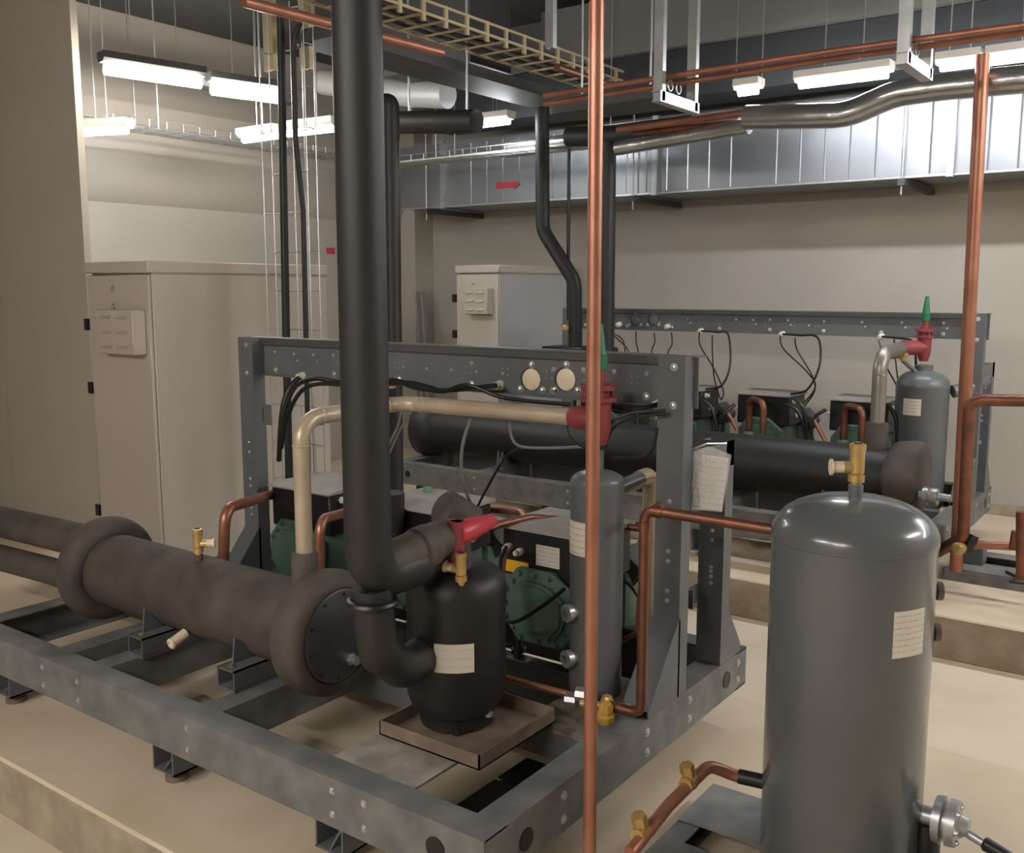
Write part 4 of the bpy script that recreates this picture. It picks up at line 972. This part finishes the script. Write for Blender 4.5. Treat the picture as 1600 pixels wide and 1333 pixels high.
for (x0_, x1_, lab) in (((-4.125, 5.300, 2.830)[0], (-3.856, 5.300, 2.830)[0], 'short cool tube lamp seen left of the offset black pipe'),
                 ((-2.306, 5.300, 2.804)[0], (-2.157, 5.300, 2.810)[0], 'small glimpse of a tube lamp behind the copper pair'),
                 ((-1.961, 5.300, 2.819)[0], (-1.463, 5.300, 2.818)[0], 'cool tube lamp behind the right pipe hanger'),
                 ((-1.250, 5.300, 2.826)[0], (-1.044, 5.300, 2.815)[0], 'cool tube lamp left of the far copper riser top'),
                 ((-1.024, 5.300, 2.813)[0], (-0.628, 5.300, 2.774)[0], 'cool tube lamp at the upper right picture edge'),
                 (.2, 1.5, 'cool tube lamp beyond the right picture edge, first'), (1.7, 3.0, 'cool tube lamp beyond the right picture edge, second')):
    lamp((x0_,YL,ZL), (x1_,YL,ZL), TUBE_COOL, lab, GL)
lamp((-5.102, 4.122, 2.580), (-4.751, 4.121, 2.580), TUBE_LEFT, 'cool tube lamp left of the vertical wire tray', GL, top=3.439)
lamp((-4.681, 4.111, 2.580), (-4.275, 4.143, 2.580), TUBE_LEFT, 'cool tube lamp between the wire tray and the front riser', GL, top=3.439)
lamp((-5.550, 3.262, 2.557), (-5.200, 3.400, 2.560), TUBE_LEFT, 'cool tube lamp beside the left pillar edge', GL, top=3.439)
GW = 'warm tube lamps above the beige cabinet'
lamp((-4.889, 3.046, 2.800), (-4.779, 3.606, 2.800), TUBE_WARM, 'warm tube lamp above the beige cabinet, nearer the pillar', GW, .030, top=3.439, hm=DARKP, h0=.022)
lamp((-4.859, 3.701, 2.800), (-4.746, 4.136, 2.800), TUBE_WARM, 'warm tube lamp above the beige cabinet, nearer the wire tray', GW, .036, top=3.439, hm=DARKP, h0=.028)
b = new(); box(b, (-5.178, 3.065, 2.870)[0]-.03, 3.31, 2.87, (-5.178, 3.065, 2.870)[0]+.07, 4.6, 2.93); solo('lamp_carrier', b, DARKP, 'dark channel carrying the warm lamps', 'channel')
# unseen tube lamps added as soft fill, front and right side
for (a, c, lab) in (((-3.2,-1.3,2.75),(-1.8,-1.3,2.75),'unseen fill lamp added over the front aisle'),
                    ((1.7,3.0,2.9),(1.7,4.4,2.9),'unseen fill lamp added over the right side aisle'), ((-1.5,-2.0,2.75),(-.1,-2.0,2.75),'unseen fill lamp added over the front aisle, behind the viewer')):
    lamp(a, c, TUBE_FILL, lab, 'unseen fill lamps added over the aisles')

# ================================================================== CABLES
def cable(pts, r, label, m=CABLE, group=None):
    b = new(); tube(b, [Vector(p) for p in pts], r, seg=8, smoothpath=True); return solo('cable', b, m, label, 'cable', group)
GN = 'cables along the foreground beam'
cable([(-2.845, 2.530, 1.314), (-2.867, 2.490, 1.266), (-2.885, 2.470, 1.168), (-2.944, 2.500, 0.984)], .010, 'black cable dropping left from the first beam gland')
cable([(-2.918, 2.480, 1.040), (-2.850, 2.460, 1.197), (-2.789, 2.460, 1.286), (-2.694, 2.470, 1.321), (-2.598, 2.500, 1.312), (-2.374, 2.500, 1.318), (-2.253, 2.500, 1.329), (-2.138, 2.500, 1.314)], .008, 'upper grey-black cable looping along the beam to the second gland', CABLE)
cable([(-2.880, 2.460, 1.046), (-2.814, 2.440, 1.177), (-2.739, 2.440, 1.273), (-2.646, 2.450, 1.307), (-2.481, 2.480, 1.309), (-2.337, 2.500, 1.334), (-2.224, 2.500, 1.313), (-2.082, 2.500, 1.313), (-1.880, 2.500, 1.342)], .008, 'lower black cable looping along the beam')
cable([(-2.353, 2.510, 1.319), (-2.298, 2.490, 1.334), (-2.221, 2.480, 1.324), (-2.093, 2.480, 1.310), (-1.983, 2.480, 1.338), (-1.842, 2.500, 1.303), (-1.598, 2.500, 1.299)], .007, 'black cable sagging under the gauge covers')
cable([(-1.473, 2.500, 1.308), (-1.375, 2.480, 1.298), (-1.339, 2.490, 1.307), (-1.312, 2.530, 1.316)], .008, 'black cable reaching the right beam gland')
cable([(-1.256, 2.470, 1.308), (-1.342, 2.440, 1.299), (-1.404, 2.420, 1.268), (-1.421, 2.420, 1.230), (-1.420, 2.420, 1.192)], .005, 'thin black cable curving from the right upright down past the red valve')
cable([(-1.261, 2.480, 1.297), (-1.343, 2.460, 1.284), (-1.401, 2.440, 1.255), (-1.430, 2.440, 1.207)], .004, 'second thin black cable just under the one past the red valve')
cable([(-1.297, 2.500, 1.253), (-1.310, 2.500, 1.192), (-1.352, 2.500, 1.159), (-1.482, 2.500, 1.152)], .004, 'thin black wire looping left of the right upright')
cable([(-1.947, 2.450, 1.232), (-1.982, 2.450, 1.134), (-1.999, 2.470, 1.033), (-2.028, 2.550, 0.928), (-2.032, 2.600, 0.884)], .006, 'twin grey wires hanging from the tan pipe to the pale green valve', CABLEG)
cable([(-1.797, 2.460, 1.232), (-1.787, 2.460, 1.182), (-1.743, 2.450, 1.161), (-1.635, 2.450, 1.167), (-1.501, 2.420, 1.188)], .0045, 'thin grey wire looping right under the tan pipe', CABLEG)
cable([(-1.743, 2.450, 1.157), (-1.813, 2.460, 1.118), (-1.907, 2.500, 1.017), (-1.998, 2.550, 0.916)], .0045, 'thin black wire running down to the pale green valve')
cable([(-2.264, 2.470, 1.238), (-2.283, 2.470, 1.181), (-2.340, 2.470, 1.085), (-2.366, 2.470, 1.002)], .0045, 'thin grey wire pair beside the front riser below the beam', CABLEG)
cable([(-2.238, 2.480, 1.221), (-2.274, 2.470, 1.166), (-2.334, 2.470, 1.063)], .0035, 'reddish grey wire next to the front riser', CABLEG)
cable([(-1.568, 2.440, 1.253), (-1.552, 2.430, 1.217), (-1.512, 2.420, 1.191), (-1.473, 2.410, 1.188)], .003, 'thin wire under the inlet of the red valve')
cable([(-1.783, 2.420, 0.838), (-1.757, 2.360, 0.814), (-1.734, 2.330, 0.733), (-1.730, 2.330, 0.569), (-1.715, 2.360, 0.553)], .007, 'dark cable falling from the yellow-labelled terminal box')
cable([(-1.758, 2.420, 0.842), (-1.739, 2.360, 0.827), (-1.732, 2.340, 0.772), (-1.735, 2.340, 0.669)], .005, 'orange-brown cable falling from the yellow-labelled terminal box', COPPERD)
cable([(-1.730, 2.330, 0.631), (-1.669, 2.330, 0.644), (-1.574, 2.330, 0.713), (-1.502, 2.330, 0.776)], .006, 'black cable across the green end cover')
cable([(-1.477, 2.600, 0.749), (-1.431, 2.600, 0.731), (-1.389, 2.600, 0.677), (-1.388, 2.600, 0.615)], .006, 'black cable curling right of the slim separator')
cable([(-1.755, 2.300, 0.935), (-1.769, 2.350, 0.876), (-1.784, 2.400, 0.846)], .005, 'short black cable from the red cap to the terminal box')
for q, T_, bm_, yb_ in (((-2.853, 2.550, 1.317),near_rack,near_beam,YBN),((-2.384, 2.550, 1.314),near_rack,near_beam,YBN),((-1.902, 2.550, 1.337),near_rack,near_beam,YBN),((-1.318, 2.550, 1.314),near_rack,near_beam,YBN),
            ((-3.277, 5.740, 1.414),far_rack,far_beam,YBF),((-2.915, 5.740, 1.409),far_rack,far_beam,YBF),((-2.679, 5.740, 1.386),far_rack,far_beam,YBF),((-2.146, 5.740, 1.380),far_rack,far_beam,YBF),((-1.564, 5.740, 1.381),far_rack,far_beam,YBF)):
    b = new(); s = 1.0 if T_ is near_rack else 1.1
    lathe(b, (q[0],yb_,q[2]), (-.2,-1,-.1), [(0,.017*s),(.012,.017*s),(.012,.014*s),(.028,.014*s),(.034,.009*s)], 10); T_.part('cable_gland', b, PLAST, bm_, 'white cable gland')
yf = 5.62
for i, X in enumerate((1094, 1221, 1376)):
    z0 = (518, 522, 527)[i]; c = ('left','middle','right')[i]; gx = (1103, 1235, 1400)[i]; gy = (608, 617, 622)[i]
    cable([P_ for P_ in (((-2.656, 5.690, 1.388), (-2.543, 5.670, 1.384), (-2.462, 5.660, 1.370), (-2.417, 5.600, 1.190), (-2.450, 5.560, 1.066), (-2.573, 5.600, 1.031)), ((-2.127, 5.690, 1.382), (-2.022, 5.670, 1.378), (-1.904, 5.660, 1.367), (-1.866, 5.600, 1.215), (-1.917, 5.560, 1.074), (-2.029, 5.600, 1.034)), ((-1.550, 5.690, 1.383), (-1.468, 5.670, 1.379), (-1.383, 5.660, 1.368), (-1.365, 5.680, 1.322), (-1.368, 5.750, 1.120), (-1.392, 5.800, 0.968)))[i]], .0065, c + ' thick black cable arching from the rear beam to a terminal box')
    cable([P_ for P_ in (((-2.669, 5.690, 1.380), (-2.657, 5.680, 1.296), (-2.526, 5.600, 1.165), (-2.458, 5.600, 1.030), (-2.468, 5.600, 0.970)), ((-2.143, 5.690, 1.374), (-2.116, 5.680, 1.295), (-1.943, 5.600, 1.174), (-1.886, 5.600, 1.084), (-1.965, 5.600, 0.969)), ((-1.567, 5.690, 1.361), (-1.497, 5.600, 1.232), (-1.448, 5.600, 1.145), (-1.399, 5.600, 1.059)))[i]], .0045, c + ' thin black wire swinging down from the rear beam')
    cable([P_ for P_ in (((-2.581, 5.690, 1.362), (-2.574, 5.680, 1.278), (-2.520, 5.600, 1.106), (-2.473, 5.600, 0.970)), ((-2.052, 5.690, 1.361), (-2.030, 5.680, 1.287), (-1.912, 5.600, 1.157), (-1.889, 5.600, 1.065), (-1.949, 5.600, 0.963)), ((-1.483, 5.690, 1.371), (-1.468, 5.680, 1.264), (-1.417, 5.600, 1.087)))[i]], .0045, c + ' straight black wire dropping from the rear beam')
for i, P_ in enumerate((((-3.311, 5.690, 1.359), (-3.210, 5.660, 1.320), (-3.184, 5.660, 1.228)), ((-3.311, 5.690, 1.342), (-3.250, 5.670, 1.319), (-3.150, 5.660, 1.217)), ((-3.122, 5.690, 1.372), (-3.110, 5.670, 1.302), (-3.089, 5.660, 1.232)), ((-2.990, 5.690, 1.367), (-2.973, 5.670, 1.306), (-2.990, 5.660, 1.235)), ((-2.865, 5.690, 1.370), (-2.849, 5.670, 1.298), (-2.874, 5.660, 1.223)))):
    cable([*P_, (P_[-1][0], P_[-1][1], P_[-1][2]-.25)], .0045, ('leftmost','second','third','fourth','rightmost')[i] + ' of five short black wires below the gauge openings of the rear beam')
for i, P_ in enumerate((((-1.991, 5.550, 1.014), (-1.913, 5.500, 0.960), (-1.883, 5.500, 0.776), (-1.877, 5.500, 0.721)), ((-2.039, 5.550, 0.977), (-1.959, 5.500, 0.957), (-1.910, 5.500, 0.867), (-1.889, 5.500, 0.738)), ((-1.804, 5.550, 0.963), (-1.859, 5.500, 0.909), (-1.862, 5.500, 0.815), (-1.833, 5.500, 0.744)), ((-1.452, 5.500, 1.029), (-1.408, 5.500, 0.962), (-1.389, 5.500, 0.857), (-1.395, 5.500, 0.786)), ((-2.596, 5.550, 0.986), (-2.494, 5.500, 0.938), (-2.458, 5.500, 0.842), (-2.446, 5.500, 0.756)), ((-2.358, 5.550, 0.954), (-2.393, 5.500, 0.906), (-2.407, 5.500, 0.826), (-2.413, 5.500, 0.759)))):
    cable(P_, .011, ('upper black cable right of the middle rear terminal box','lower black cable right of the middle rear terminal box','black cable curving left from the right rear terminal box','black cable behind the grey elbow pipe','black cable behind the foreground beam end','black cable left of the middle rear terminal box')[i])
